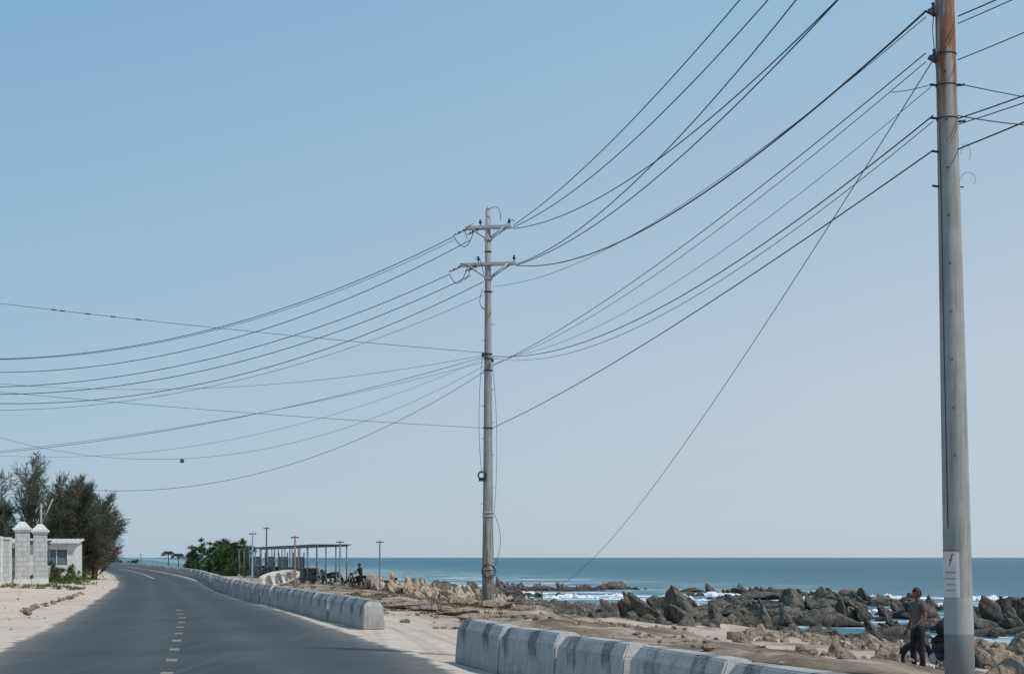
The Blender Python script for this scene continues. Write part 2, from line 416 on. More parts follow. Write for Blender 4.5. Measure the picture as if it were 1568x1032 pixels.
# ------------------------------------------------------------ barriers
def barrier_mesh(L):
    bm = bmesh.new()
    secs = [(0, L/2, .25), (.08, L/2, .25), (.53, L/2-.015, .215), (.68, L/2-.09, .12)]
    rings = [[bm.verts.new(p) for p in ((-a, -w, z), (a, -w, z), (a, w, z), (-a, w, z))] for z, a, w in secs]
    bm.faces.new(rings[0][::-1]); bm.faces.new(rings[-1])
    for r0, r1 in zip(rings, rings[1:]):
        for k in range(4): bm.faces.new((r0[k], r0[(k+1) % 4], r1[(k+1) % 4], r1[k]))
    bmesh.ops.bevel(bm, geom=list(bm.edges), offset=0.018, segments=2, affect='EDGES', clamp_overlap=True)
    bmesh.ops.subdivide_edges(bm, edges=[e for e in bm.edges if e.calc_length() > 0.35], cuts=3, use_grid_fill=True)
    for v in bm.verts:
        v.co += Vector((0, 1, .6))*0.010*mnoise.noise(v.co*4)
    me = bpy.data.meshes.new("barrier"); bm.to_mesh(me); bm.free(); me.materials.append(M_barrier)
    return me
BME = {}
def place_barriers(poly, L, gap, jitter=0.015):
    pts = [Vector(p) for p in poly]
    cum = [0]
    for p, q in zip(pts, pts[1:]): cum.append(cum[-1]+(q-p).length)
    def at(s):
        for i in range(len(pts)-1):
            if s <= cum[i+1] or i == len(pts)-2:
                return pts[i].lerp(pts[i+1], (s-cum[i])/(cum[i+1]-cum[i]))
    s = 0
    if L not in BME: BME[L] = barrier_mesh(L)
    while s+L < cum[-1]:
        p, q = at(s), at(s+L); d = q-p
        o = bpy.data.objects.new("concrete_barrier", BME[L]); scene.collection.objects.link(o)
        c = (p+q)/2
        o.location = (c.x+random.uniform(-jitter, jitter), c.y, -0.03)
        o.rotation_euler = (random.uniform(-.018, .018), random.uniform(-.014, .014), math.atan2(d.y, d.x)+random.uniform(-.018, .018))
        s += L+gap
place_barriers([(-0.62, 22.0), (2.40, 12.3), (4.6, 5.0)], 2.25, 0.07, .03)
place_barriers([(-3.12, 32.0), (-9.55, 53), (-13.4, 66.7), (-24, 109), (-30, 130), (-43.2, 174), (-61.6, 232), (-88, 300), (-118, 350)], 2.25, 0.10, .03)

# ------------------------------------------------------------ utility poles
def pole_z(p0, p1, z):
    t = (z-p0[2])/(p1[2]-p0[2]); return Vector(p0).lerp(Vector(p1), t)

def arm(mb, c, half, ang, insul=True, drop=0.5):
    dx, dy = math.cos(ang), math.sin(ang)
    for off in (-0.11, 0.11):
        cc = Vector(c)+Vector((-dy*off, dx*off, 0))
        mb.box(cc, (2*half, 0.07, 0.085), M_steel, (0, 0, ang))
    for sgn in (-1, 1):
        for off in (-0.15, 0.15):
            e = Vector(c)+Vector((dx*sgn*half*0.72-dy*off, dy*sgn*half*0.72+dx*off, -0.03))
            f = Vector(c)+Vector((-dy*off*0.6, dx*off*0.6, -drop))
            mb.tube([e, f], 0.026, M_steel, 6)
    mb.torus((c[0], c[1], c[2]-drop), 0.13, 0.02, M_steel, 'Z', 16, 6)

def pin(mb, p):
    p = Vector(p)
    mb.tube([p, p+Vector((0, 0, .08)), p+Vector((0, 0, .10)), p+Vector((0, 0, .15)), p+Vector((0, 0, .17)), p+Vector((0, 0, .23))],
            [.015, .015, .055, .05, .035, .03], M_dark, 10)

def strain(mb, p, q, L_=.5):
    p, q = Vector(p), Vector(q); t = (q-p).normalized()
    mb.tube([p, p+t*L_], 0.016, M_dark, 6)
    for i in range(4):
        a_ = p+t*(0.08+0.09*i)
        mb.tube([a_, a_+t*0.03, a_+t*0.05], [0.03, 0.06, 0.025], M_steel if i % 2 else M_dark, 10)

def loop_cable(mb, a, b, sag, side, r=0.014):
    a, b = Vector(a), Vector(b); pts = []
    for i in range(13):
        t = i/12; p = a.lerp(b, t); w = 4*t*(1-t)
        pts.append(p+Vector((side[0]*w, side[1]*w, -sag*w)))
    mb.tube(pts, r, M_wire, 6)

mb = MB()
mb.tube([(-0.81, 48, z) for z in (-0.6, 1, 4, 8, 11, 13.3)], [0.205, 0.195, 0.165, 0.13, 0.105, 0.085], M_pole_far, 20)
mb.tube([(-0.81, 48, 13.3), (-0.81, 48, 13.42)], [0.085, 0.02], M_pole_far, 20)
AR = rad(-10)
mc1 = Vector((-0.80, 48, 12.72)); mc2 = Vector((-0.80, 48, 11.48))
arm(mb, mc1, 0.78, AR, drop=0.42); arm(mb, mc2, 0.96, AR, drop=0.5)
for c, hf in ((mc1, .78), (mc2, .96)):
    for k in (-0.35, 0.92): pin(mb, c+Vector((math.cos(AR)*hf*k, math.sin(AR)*hf*k, 0.05)))
    for k in (-0.95, -.35):
        p = c+Vector((math.cos(AR)*hf*k, math.sin(AR)*hf*k, -.02)); strain(mb, p, p+Vector((-1, .1, -.45)))
loop_cable(mb, (-1.95, 48.1, 12.42), (-1.3, 47.8, 12.55), 0.42, (.05, 0), .012)
loop_cable(mb, (-1.5, 47.8, 12.3), (-1.3, 47.8, 12.8), -0.05, (-.15, 0), .010)
loop_cable(mb, (-0.75, 47.8, 13.3), (-0.38, 47.8, 12.9), -0.22, (.10, 0), .010)
loop_cable(mb, (-2.1, 48.1, 11.15), (-1.5, 47.8, 11.35), 0.42, (.0, 0), .012)
loop_cable(mb, (-1.75, 48, 11.5), (-1.6, 47.8, 10.9), -0.1, (.25, 0), .010)
loop_cable(mb, (-1.25, 47.9, 11.6), (-0.95, 47.8, 11.1), -0.3, (0, 0), .010)
loop_cable(mb, (0.05, 47.8, 12.85), (-0.25, 47.8, 12.7), -0.16, (.1, 0), .010)
for z, rr_ in ((11.9, .11), (10.55, .125), (8.45, .145), (8.3, .145), (7.9, .148), (5.96, .165), (3.1, .188), (2.98, .19), (1.2, .207)):
    mb.torus((-0.81, 48, z), rr_, 0.02, M_dark if z > 3.2 else M_steel, 'Z', 18, 6)
mb.torus((-0.80, 47.75, 1.15), 0.21, 0.016, M_wire, 'Y', 24, 6)
mb.torus((-0.78, 47.74, 1.12), 0.235, 0.012, M_wire, 'Y', 24, 6)
mb.torus((-1.0, 47.78, 4.35), 0.13, 0.026, M_wire, 'Y', 20, 6)
mb.box((-1.0, 47.8, 4.22), (0.24, 0.12, 0.12), M_dark)
mb.box((-0.97, 47.8, 8.40), (0.10, 0.10, 0.13), M_dark)
mb.box((-0.65, 47.8, 8.2), (0.07, 0.10, 0.10), M_dark)
loop_cable(mb, (-1.0, 47.8, 8.3), (-1.02, 47.8, 4.4), 0.0, (-.10, 0), .008)
loop_cable(mb, (-0.66, 47.8, 8.1), (-0.60, 47.8, 3.1), 0.0, (.12, 0), .007)
loop_cable(mb, (-0.62, 47.8, 3.1), (-0.60, 47.8, 1.3), 0.0, (.22, 0), .008)
loop_cable(mb, (-0.98, 47.8, 10.6), (-0.9, 47.8, 9.9), 0.1, (-.14, 0), .010)
for i in range(14):
    z = 3.4+i*0.55; sg = 1 if i % 2 else -1
    mb.tube([(-0.81, 48, z), (-0.81+sg*0.22, 47.9, z)], 0.009, M_dark, 5)
mb.build("utility_pole")

mb = MB()
np0, np1 = (6.22, 19.7, -0.7), (5.90, 19.7, 13.4)
def nz(z): return pole_z(np0, np1, z)
zs = (-0.7, 0.55, 1.05, 4, 7, 9.3, 13.4)
mb.tube([nz(z) for z in zs], [0.205, 0.20, 0.193, 0.172, 0.146, 0.130, 0.095], M_pole_near, 28)
nc1, nc2 = nz(12.75), nz(11.75)
arm(mb, nc1, 0.85, rad(-10), drop=.42); arm(mb, nc2, 0.95, rad(-10), drop=.5)
for z, r_ in ((8.55, .137), (8.12, .140), (7.66, .143)):
    mb.torus(nz(z), r_, 0.009, M_dark, 'Z', 24, 6)
def bracket(z, side=-1, big=True):
    p = nz(z); x = p.x+side*0.15
    mb.tube([(p.x+side*0.11, 19.68, z), (x+side*0.09, 19.66, z+.01)], 0.016, M_dark, 6)
    if big:
        mb.tube([(x+side*.03, 19.6, z-.09), (x+side*.03, 19.6, z-.05), (x+side*.03, 19.6, z-.02), (x+side*.03, 19.6, z+.02), (x+side*.03, 19.6, z+.05), (x+side*.03, 19.6, z+.09)],
                [.025, .045, .028, .045, .028, .04], M_dark, 10)
        mb.box((x+side*.08, 19.6, z-.03), (.09, .06, .05), M_dark, (0, .5, 0))
bracket(9.14); bracket(8.50); bracket(8.12, -1, False); bracket(7.66, -1, False); bracket(7.2, -1, False)
bracket(8.12, 1, False); bracket(7.62, 1, False); bracket(6.72, -1, False)
mb.tube([nz(6.72)+Vector((.13, -.02, 0)), nz(6.72)+Vector((.20, -.02, 0))], .010, M_dark, 6)
for i in range(9):
    z = 3.0+i*0.66
    mb.tube([nz(z)+Vector((-.06, -.12, 0)), nz(z)+Vector((-.06, -.18, 0))], .010, M_dark, 6)
def curl(p, w, h, n=14):
    pts = []
    for i in range(n):
        t = i/(n-1); a = t*2*math.pi*0.6
        pts.append((p[0]+w*(1-math.cos(a))*0.5, p[1], p[2]+h*math.sin(a)*0.5))
    mb.tube(pts, 0.003, M_wire_l, 5)
p = nz(6.95); curl((p.x+.14, 19.6, 6.8), .20, .20); curl((p.x+.14, 19.6, 7.15), .13, .28)
mb.tube([nz(9.15)+Vector((-.16, -.04, 0)), nz(8.9)+Vector((-.19, -.04, 0)), nz(8.55)+Vector((-.17, -.05, 0)), nz(8.0)+Vector((-.14, -.08, 0)), nz(7.0)+Vector((-.135, -.075, 0)), nz(5.0)+Vector((-.145, -.09, 0)), nz(2.0)+Vector((-.155, -.11, 0))], 0.006, M_wire_l, 6)
mb.build("utility_pole")

sg = MB()
def plate(z0, z1, a0, a1, r, mat, n=8):
    vs = []
    for z in (z0, z1):
        c = nz(z)
        for i in range(n+1):
            a = a0+(a1-a0)*i/n; vs.append((c.x+r*math.sin(a), c.y-r*math.cos(a), z))
    sg.add(vs, [(i, i+1, n+2+i, n+1+i) for i in range(n)], mat, True)
A0, A1 = rad(-85), rad(-10)
plate(1.05, 1.70, A0, A1, .205, M_white)
plate(1.685, 1.70, A0, A1, .207, M_red)
for k, (z, w) in enumerate(((1.385, 22), (1.30, 24), (1.22, 18), (1.14, 22))):
    for q in range(5):
        a0 = rad(-45-w+q*w*0.4); plate(z, z+.018, a0, a0+rad(w*0.2), .2075, M_red if k < 2 else M_grey, 2)
c = nz(1.55)
def bolt(a, z): return (c.x+.209*math.sin(rad(a)), c.y-.209*math.cos(rad(a)), z)
sg.add([bolt(-38, 1.65), bolt(-50, 1.555), bolt(-44, 1.555), bolt(-32, 1.65)], [(0, 1, 2, 3)], M_red)
sg.add([bolt(-46, 1.575), bolt(-50, 1.46), bolt(-37, 1.575)], [(0, 1, 2)], M_red)
sg.build("warning_sign")

def plain_pole(x, y, h, z0=-.3, arms=()):
    mb = MB(); mb.tube([(x, y, z0-.5), (x, y, h/2), (x, y, h)], [.2, .15, .09], M_pole, 16)
    for z in arms: arm(mb, (x, y, z), .9, rad(10), drop=.5)
    mb.torus((x, y, h-.5), .12, .02, M_dark, 'Z', 14, 5)
    mb.build("utility_pole")
plain_pole(-34.2, 52, 13.3, .5, (12.6, 11.2)); plain_pole(-23.9, 50, 9.5, .1); plain_pole(13.2, -8, 13.4, -1, (12.6, 11.2)); plain_pole(14, 28, 11.2, -1.5)

# ------------------------------------------------------------ wires
def wire_pt(A, B, sag, t):
    p = Vector(A).lerp(Vector(B), t); p.z -= 4*sag*t*(1-t); return p
def wire(A, B, sag, r=0.011, mat=None, n=48, name="power_line"):
    cu = bpy.data.curves.new(name, 'CURVE'); cu.dimensions = '3D'; cu.bevel_depth = r; cu.bevel_resolution = 1
    sp = cu.splines.new('POLY'); sp.points.add(n)
    for i in range(n+1):
        p = wire_pt(A, B, sag, i/n); sp.points[i].co = (p.x, p.y, p.z, 1)
    cu.materials.append(mat or M_wire)
    o = bpy.data.objects.new(name, cu); scene.collection.objects.link(o); return o
T = 0.0125
wire((.05, 48, 12.80), (5.95, 19.7, 12.8), .66, T); wire((.02, 48.1, 12.74), (6.4, 19.7, 12.8), .95, T)
wire((.05, 48, 12.68), (6.85, 19.5, 11.8), 1.22, T); wire((.20, 48, 11.5), (5.9, 19.7, 11.9), 1.05, T)
wire((.18, 48, 11.46), (6.3, 19.6, 11.3), .93, T); wire((.16, 47.9, 11.42), (5.72, 19.65, 9.14), 1.01, .015)
wire((-.62, 47.9, 10.72), (5.72, 19.65, 9.06), .82, .006)
wire((-.65, 47.9, 8.05), (5.70, 19.6, 8.54), .40, .008); wire((-.65, 47.9, 8.10), (5.70, 19.6, 8.42), .55, .006)
wire((-.65, 47.9, 8.3), (5.80, 19.6, 8.10), .85, .005, M_wire_l); wire((-.65, 47.9, 8.38), (5.80, 19.6, 7.68), .98, .010)
wire((-.65, 47.9, 8.30), (5.80, 19.6, 7.60), 1.08, .006); wire((-.65, 47.9, 5.96), (5.80, 19.6, 7.2), .27, .010)
wire((5.80, 19.62, 8.44), (2.1, 100, -.8), 1.7, .008)
wire((5.80, 19.6, 8.12), (5.30, 19.9, 8.10), .02, .005)
wire((-1.95, 48, 12.42), (-34.9, 52, 12.7), 4.0, T); wire((-1.90, 48.2, 12.38), (-34.7, 52.2, 12.6), 3.92, .008)
wire((-1.4, 48, 12.3), (-34, 52, 12.3), 4.2, T); wire((-2.1, 48, 11.15), (-35, 52, 11.3), 3.65, T)
wire((-1.4, 48, 11.1), (-34, 52, 11.0), 3.72, T); wire((-.95, 48, 10.9), (-33.4, 52, 11.0), 3.95, T)
wire((-.95, 48, 10.45), (-34, 52, 10.0), 3.45, .007)
WA = ((-.95, 48, 8.50), (-34, 46, 12.3), .35)
wire(*WA, .008); wire((-.95, 48, 8.42), (-34, 52, 11.3), 2.2, .006)
wire((-.95, 48, 8.36), (-34, 52, 5.4), 1.55, .008); wire((-.95, 48, 8.18), (-34, 52, 5.1), 1.25, .006, M_wire_l)
WB = ((-.95, 48, 8.05), (-23.8, 50, 8.3), 3.2)
wire(*WB, .006, M_wire_l); wire((-.95, 48, 7.85), (-23.8, 50, 6.6), 3.3, .008)
wire((-.95, 48, 8.3), (-23.8, 50, 6.0), 1.9, .005, M_wire_l)
wire((-.95, 48, 5.96), (-23.8, 50, 8.0), .15, .007)
wire((6.15, 19.6, 9.05), (13.2, -8, 9.6), 1.1, .009); wire((6.15, 19.6, 8.95), (13.2, -8, 9.3), 1.0, .007)
wire((6.15, 19.6, 8.45), (13.2, -8, 8.7), .9, .007); wire((6.15, 19.6, 7.64), (13.2, -8, 8.4), 1.0, .009)
wire((6.15, 19.6, 7.56), (13.2, -8, 8.1), 1.0, .007); wire((6.15, 19.6, 7.22), (13.2, -8, 8.4), .7, .010)
wire((6.15, 19.6, 8.12), (14, 28, 10.2), .1, .007); wire((6.15, 19.6, 7.68), (14, 28, 10.7), .35, .008)
mb = MB()
for t in (.345, .37, .395, .42, .428): mb.tube([wire_pt(*WA, t), wire_pt(*WA, t+.005)], .022, M_dark, 6)
mb.build("cable_splice")
pb = wire_pt(*WB, .455); mb = MB()
mb.box((0, 0, -.08), (.12, .09, .11), M_dark); mb.tube([(0, 0, -.03), (0, 0, .02)], .02, M_dark, 6); mb.box((0, -.05, -.08), (.08, .01, .07), M_grey)
mb.build("cable_junction_box", pb)

# ------------------------------------------------------------ rocks
def ico(sub):
    bm = bmesh.new(); bmesh.ops.create_icosphere(bm, subdivisions=sub, radius=1)
    v = np.array([p.co[:] for p in bm.verts]); f = np.array([[a.index for a in q.verts] for q in bm.faces]); bm.free(); return v, f
ICO = {k: ico(k) for k in (2, 3, 4)}
class Rocks:
    def __init__(s): s.V = []; s.F = []; s.n = 0
    def add(s, c, size, sub=3, lean=(0, 0), point=0.0, rng=np.random, planes=11):
        v, f = ICO[sub]
        n = rng.normal(size=(planes, 3)); n[:6] += np.array([[1.6, 0, 0], [-1.6, 0, 0], [0, 1.6, 0], [0, -1.6, 0], [0, 0, 1.6], [0, 0, -1.6]])*.8
        n /= np.linalg.norm(n, axis=1)[:, None]; o = rng.uniform(.45, .85, planes)
        dt = v@n.T; rr_ = np.where(dt > .05, o/np.maximum(dt, .05), 9).min(axis=1)
        v = v*np.minimum(rr_, 1.25)[:, None]
        q = rng.uniform(0, 9, 3)
        nn = np.sin(v[:, 0]*5+q[0]+v[:, 2]*3)*.04+np.sin(v[:, 1]*9+q[1]+v[:, 0]*6)*.03+np.sin(v[:, 2]*13+v[:, 0]*9+q[2])*.03
        v = v*(1+nn)[:, None]
        zz = np.clip((v[:, 2]+.7)/1.5, 0, 1)
        if point: v[:, 0] *= 1-point*zz; v[:, 1] *= 1-point*.6*zz
        else:
            a = rng.uniform(0, 6.28); R = np.array([[math.cos(a), -math.sin(a)], [math.sin(a), math.cos(a)]]); v[:, :2] = v[:, :2]@R
        v = v*np.array(size)
        h = v[:, 2]-v[:, 2].min()
        v[:, 0] += lean[0]*h; v[:, 1] += lean[1]*h
        v += np.array(c)
        s.V.append(v); s.F.append(f+s.n); s.n += len(v)
    def build(s, name, mat): return np_mesh(name, np.concatenate(s.V), np.concatenate(s.F), mat, False)

rg = np.random.RandomState(3)
R = Rocks(); cnt = 0
for _ in range(14000):
    Y = rg.uniform(60, 160); dd = rg.uniform(26, 66); X = rc(Y)+dd
    if X/Y > .45: continue
    n = mnoise.fractal(Vector((X*.055, Y*.10, 5)), .8, 2, 4)
    lim = (.0 if X/Y < .2 else .05) + max(0, (dd-42))*.012
    if n < lim: continue
    s_ = rg.uniform(.18, .60)*(1+min(.5, max(0, n-lim)))
    if rg.uniform() < .12: s_ *= 1.7
    jag = rg.uniform() < .22
    h_ = s_*(rg.uniform(.8, 1.3) if jag else rg.uniform(.4, .8))
    R.add((X, Y, SEA-.08+h_*.22), (s_*rg.uniform(.8, 1.7), s_*1.1, h_), 3 if s_ > .45 else 2, (rg.uniform(-.7, -.1) if jag else rg.uniform(-.5, .35), 0), rg.uniform(.4, .8) if jag else rg.uniform(0.01, .45), rg, 12)
    cnt += 1
    if cnt > 1250: break
R.build("reef_rocks", M_rock_dark)
R = Rocks()
def outcrop(X, Y, z, w, h, n, lean=-.5, R=R, point=.75):
    for i in range(n):
        t = (i+.5)/n-.5; hh = h*rg.uniform(.55, 1.0)*(1-abs(t)*.5)
        R.add((X+t*w+rg.uniform(-.2, .2), Y+rg.uniform(-.6, .6), z+hh*.38), (w/n*rg.uniform(.9, 1.5), w/n*rg.uniform(.9, 1.5), hh*.70), 4 if Y < 90 else 3, (lean*rg.uniform(.6, 1.2), 0), point*rg.uniform(.6, 1), rg, 12)
outcrop(6.7, 67, -1.95, 2.4, 2.9, 5, -.5, point=.65); outcrop(8.0, 65, -1.95, 1.6, 2.5, 2, -.75, point=.45); outcrop(9.7, 65, -2.0, 1.6, 1.7, 3, -.4, point=.6)
outcrop(5.6, 70, -2.0, 2.2, 1.8, 4, -.5); outcrop(7.2, 63.5, -1.95, 2.6, 1.0, 4, -.5, point=.5)
outcrop(8.8, 71, -2.1, 3.2, 1.2, 4, -.3, point=.5); outcrop(21.5, 122, -2.1, 3.0, 1.8, 2, -.1, point=.2); outcrop(19.3, 80, -2.1, 1.8, 2.0, 3, -.25, point=.4)
outcrop(26.4, 77, -2.1, 3.4, 2.0, 4, -.25, point=.35); outcrop(23.2, 100, -2.1, 2.6, 1.6, 3, -.3, point=.35); outcrop(16.5, 105, -2.1, 3.5, 1.2, 4, -.3, point=.45)
outcrop(29, 78, -2.1, 3.0, 2.2, 4, -.2, point=.3); outcrop(20, 95, -2.1, 3.2, 1.2, 4, -.3, point=.4); outcrop(14.2, 82, -2.1, 3.2, 1.4, 4, -.4, point=.45)
outcrop(11.5, 100, -2.1, 3.0, 1.3, 4, -.4, point=.5); outcrop(23.5, 84, -2.1, 3.4, 1.4, 4, -.3, point=.4); outcrop(16.8, 78, -2.1, 3.0, 1.1, 4, -.4, point=.4)
outcrop(12.0, 74, -2.1, 2.4, 1.2, 4, -.5, point=.5); outcrop(3.2, 76, -1.9, 2.4, 1.1, 4, -.5, point=.5); outcrop(8.5, 88, -2.1, 3.0, 1.2, 4, -.5, point=.5)
R.build("rock_outcrop", M_rock_dark)
R = Rocks()
for _ in range(1300):
    Y = rg.uniform(54, 118); dd = rg.uniform(14.5, 30); X = rc(Y)+dd
    if mnoise.noise(Vector((X*.16, Y*.12, 9))) < -.14: continue
    s_ = rg.uniform(.12, .52)*rg.uniform(.5, 1.3)
    R.add((X, Y, ground_z(X, Y, False)+s_*.22), (s_*1.2, s_, s_*.8), 2, (rg.uniform(-.6, .2), 0), rg.uniform(.01, .6), rg, 11)
R.build("beach_stones", M_rock_dark)
R = Rocks()
for _ in range(520):
    Y = rg.uniform(30, 58); dd = rg.uniform(15.5, 27.5); X = rc(Y)+dd
    if X/Y > .42 or X/Y < .16: continue
    dens = mnoise.noise(Vector((X*.3, Y*.25, 2)))
    if dens < -.05 and X/Y < .30: continue
    s_ = rg.uniform(.10, .40)*(1.35 if X/Y > .31 else .85)
    if abs(X-8.6) < 1.3 and abs(Y-29) < 1.6: continue
    R.add((X, Y, ground_z(X, Y, False)+s_*.3), (s_*1.2, s_, s_*.9), 3, (rg.uniform(-.5, .2), 0), rg.uniform(0.01, .5), rg, 12)
for X, Y, s_ in ((11.8, 31, .5), (12.6, 32, .6), (11.6, 33.5, .42), (13.2, 35, .7), (12.4, 29.8, .55), (11.1, 30.9, .35), (14.2, 38, .7), (11.2, 35.5, .4), (9.9, 33.8, .33), (9.0, 32.4, .3), (15, 41, .7)):
    R.add((X, Y, ground_z(X, Y, False)+s_*.35), (s_*1.2, s_, s_*.9), 4, (-.3, 0), .3, rg, 12)
R.build("shore_boulders", M_rock_tan)
R = Rocks()
for _ in range(320):
    t = rg.uniform(0, 1); X = -11+10.6*t+rg.normal()*.8; Y = 100-30*t+rg.normal()*2.0
    h_ = rg.uniform(.28, .74)*(1.2-.42*t); w_ = rg.uniform(.25, .68)
    R.add((X, Y, ground_z(X, Y, False)+h_*.42), (w_, w_*1.2, h_), 3, (rg.uniform(-.6, .15), 0), rg.uniform(.15, .7), rg, 12)
R.add((-6.5, 95, -.25), (.62, .6, 1.1), 4, (-.35, 0), .75, rg, 12); R.add((-5.7, 94.5, -.35), (.7, .6, .9), 4, (-.3, 0), .75, rg, 12); R.add((-7.6, 96, -.4), (.7, .6, .8), 4, (-.3, 0), .6, rg, 12)
R.build("pale_rocks", M_rock_pale)
R = Rocks()
for X, Y, a_, b_, c_ in ((-2.6, 44, .9, .5, .16), (-1.6, 42.5, .7, .5, .14), (-3.3, 47, 1.1, .5, .14), (-.7, 47.4, .55, .45, .18), (-1.3, 47.6, .35, .3, .16), (-.2, 47.3, .40, .3, .16), (-1.0, 38, .5, .35, .12), (.4, 46.8, .55, .35, .16), (1.1, 47.5, .5, .35, .16), (-1.9, 48, .5, .35, .16), (1.9, 48, .45, .35, .14)):
    R.add((X, Y, ground_z(X, Y, False)+c_*.4), (a_, b_, c_), 4, (0, 0), 0, rg, 12)
for _ in range(420):
    Y = rg.uniform(22, 56); X = rc(Y)+rg.uniform(5.4, 16); s_ = rg.uniform(.02, .10)*rg.uniform(.6, 1.3)
    R.add((X, Y, ground_z(X, Y)+s_*.3), (s_*1.3, s_, s_*.7), 2, (0, 0), 0, rg, 9)
R.build("broken_stones", M_rock_tan)
R = Rocks()
for i in range(19):
    t = i/18; X = -13.3-4.7*t+rg.uniform(-.12, .12); Y = 38.6+21*t+rg.uniform(-.2, .2); s_ = rg.uniform(.06, .12)
    R.add((X, Y, .08+s_*.25), (s_*1.5, s_, s_*.7), 2, (0, 0), 0, rg, 9)
for _ in range(90):
    Y = rg.uniform(26, 85); X = rl(Y)-rg.uniform(.8, 6); s_ = rg.uniform(.015, .06)
    R.add((X, Y, ground_z(X, Y)+s_*.3), (s_, s_, s_*.7), 2, (0, 0), 0, rg, 9)
R.build("edge_stones", M_rock_tan)
R = Rocks()
for X, Y, Lx, h_ in ((5.0, 126, 5, .30), (9.5, 130, 4, .25), (18.5, 133, 6, .35), (25.5, 118, 5, .35), (33, 124, 6, .30), (-4.5, 150, 6, .30), (14, 118, 4, .30), (29.5, 100, 4, .30), (21.0, 72, 2.0, .12), (11.5, 108, 4, .25), (24.5, 93, 3, .25), (40, 120, 6, .3), (1, 140, 5, .25)):
    for k in range(int(Lx*9)):
        x_ = X+rg.normal()*Lx*.33; fall = math.exp(-((x_-X)/(Lx*.5))**2); s_ = rg.uniform(.12, .36)
        R.add((x_, Y+rg.normal()*.5, SEA+.02), (s_*1.6, s_, h_*fall*rg.uniform(.5, 1.3)+.03), 2, (rg.uniform(-.3, .3), 0), .2, rg, 12)
R.build("surf_foam", M_foam)

# ------------------------------------------------------------ vegetation
def blades(P, Dn, Ln, W, name, mat, parent=None, bend=0.0):
    n = len(P); Dn = Dn/np.linalg.norm(Dn, axis=1)[:, None]
    r = rg.normal(size=(n, 3)); S = np.cross(Dn, r); S /= np.linalg.norm(S, axis=1)[:, None]
    W = W[:, None]*.5; L_ = Ln[:, None]
    mid = P+Dn*L_*.5; tip = P+Dn*L_; tip[:, 2] -= bend*Ln
    V = np.stack([P-S*W*.7, P+S*W*.7, mid+S*W, mid-S*W, tip+S*W*.15, tip-S*W*.15], 1).reshape(-1, 3)
    b = (np.arange(n)*6)[:, None]
    F = np.concatenate([b+np.array([[0, 1, 2, 3]]), b+np.array([[3, 2, 4, 5]])])
    o = np_mesh(name, V, F, mat)
    if parent: o.parent = parent
    return o

def casuarina(x, y, h, spread, nl, dens, seed, mat, lean=0.0, low=0.08):
    r_ = np.random.RandomState(seed); z0 = ground_z(x, y, False)
    root = empty("casuarina_tree", (x, y, z0))
    mb = MB(); P = []; Dd = []; Ln = []
    tp = [Vector((lean*t*h*.5+.12*math.sin(t*5+seed), .12*math.cos(t*4+seed), t*h*.93)) for t in np.linspace(0, 1, 9)]
    mb.tube(tp, [max(.015, .16*(1-t)**1.1) for t in np.linspace(0, 1, 9)], M_bark, 7)
    def on_trunk(t):
        k = min(7, int(t*8)); return tp[k].lerp(tp[k+1], t*8-k)
    for i in range(nl):
        t = low+(1-low)*(i+r_.uniform(0, 1))/nl*.97
        b0 = on_trunk(t); az = r_.uniform(0, 6.28); el = rad(r_.uniform(20, 65))
        ln = spread*(1.1-.75*t)*r_.uniform(.5, 1.25)
        pts = []; p = b0.copy(); d = Vector((math.cos(az)*math.cos(el), math.sin(az)*math.cos(el), math.sin(el)))
        for k in range(7):
            pts.append(p.copy()); d = (d+Vector((r_.normal()*.1, r_.normal()*.1, .07))).normalized(); p = p+d*ln/6
        mb.tube(pts, [max(.008, .05*(1-t*.6)*(1-k/7)) for k in range(7)], M_bark, 5)
        for j in range(int(dens*ln)):
            u = r_.uniform(.12, 1)*5.999; k = int(u); q = pts[k].lerp(pts[min(k+1, 6)], u-k)
            dd = (pts[min(k+1, 6)]-pts[k]).normalized()
            sd = (dd*.8+Vector(r_.normal(size=3))*.55+Vector((0, 0, .35))).normalized()
            tl = r_.uniform(.3, .85)*(.8+.4*(1-t))
            if j % 6 == 0: mb.tube([q, q+sd*tl], [.010, .004], M_bark, 3, False)
            for s_ in range(10):
                w = r_.uniform(0, 1); pp = q+sd*tl*w
                nd = sd+Vector(r_.normal(size=3))*.33+Vector((0, 0, .05))
                P.append(pp[:]); Dd.append(nd[:]); Ln.append(r_.uniform(.16, .42))
    mb.build("trunk_and_limbs", parent=root)
    P = np.array(P); blades(P, np.array(Dd), np.array(Ln), r_.uniform(.014, .034, len(P)), "foliage", mat, root, .12)
    return root
casuarina(-33.2, 100, 8.8, 3.4, 34, 12, 1, M_cas, -.12, .12)
casuarina(-36.4, 101, 7.2, 3.2, 34, 13, 2, M_cas, -.1)
casuarina(-34.6, 102, 7.6, 3.0, 34, 13, 12, M_cas, .0, .1)
casuarina(-31.6, 103, 7.2, 3.1, 54, 20, 3, M_cas2, .02, .03)
casuarina(-30.6, 101, 6.4, 2.8, 58, 21, 4, M_cas2, .12, .02)
casuarina(-31.0, 106, 6.0, 2.6, 54, 21, 5, M_cas2, .20, .02)
casuarina(-33.2, 105, 7.0, 3.2, 52, 19, 6, M_cas2, -.05, .03)
casuarina(-35.4, 99, 4.8, 2.6, 50, 20, 8, M_cas, -.1, .02)
casuarina(-30.3, 103, 4.6, 2.2, 60, 24, 9, M_cas2, .22, .01)
casuarina(-31.8, 99.5, 4.6, 2.3, 54, 22, 10, M_cas2, .05, .01)

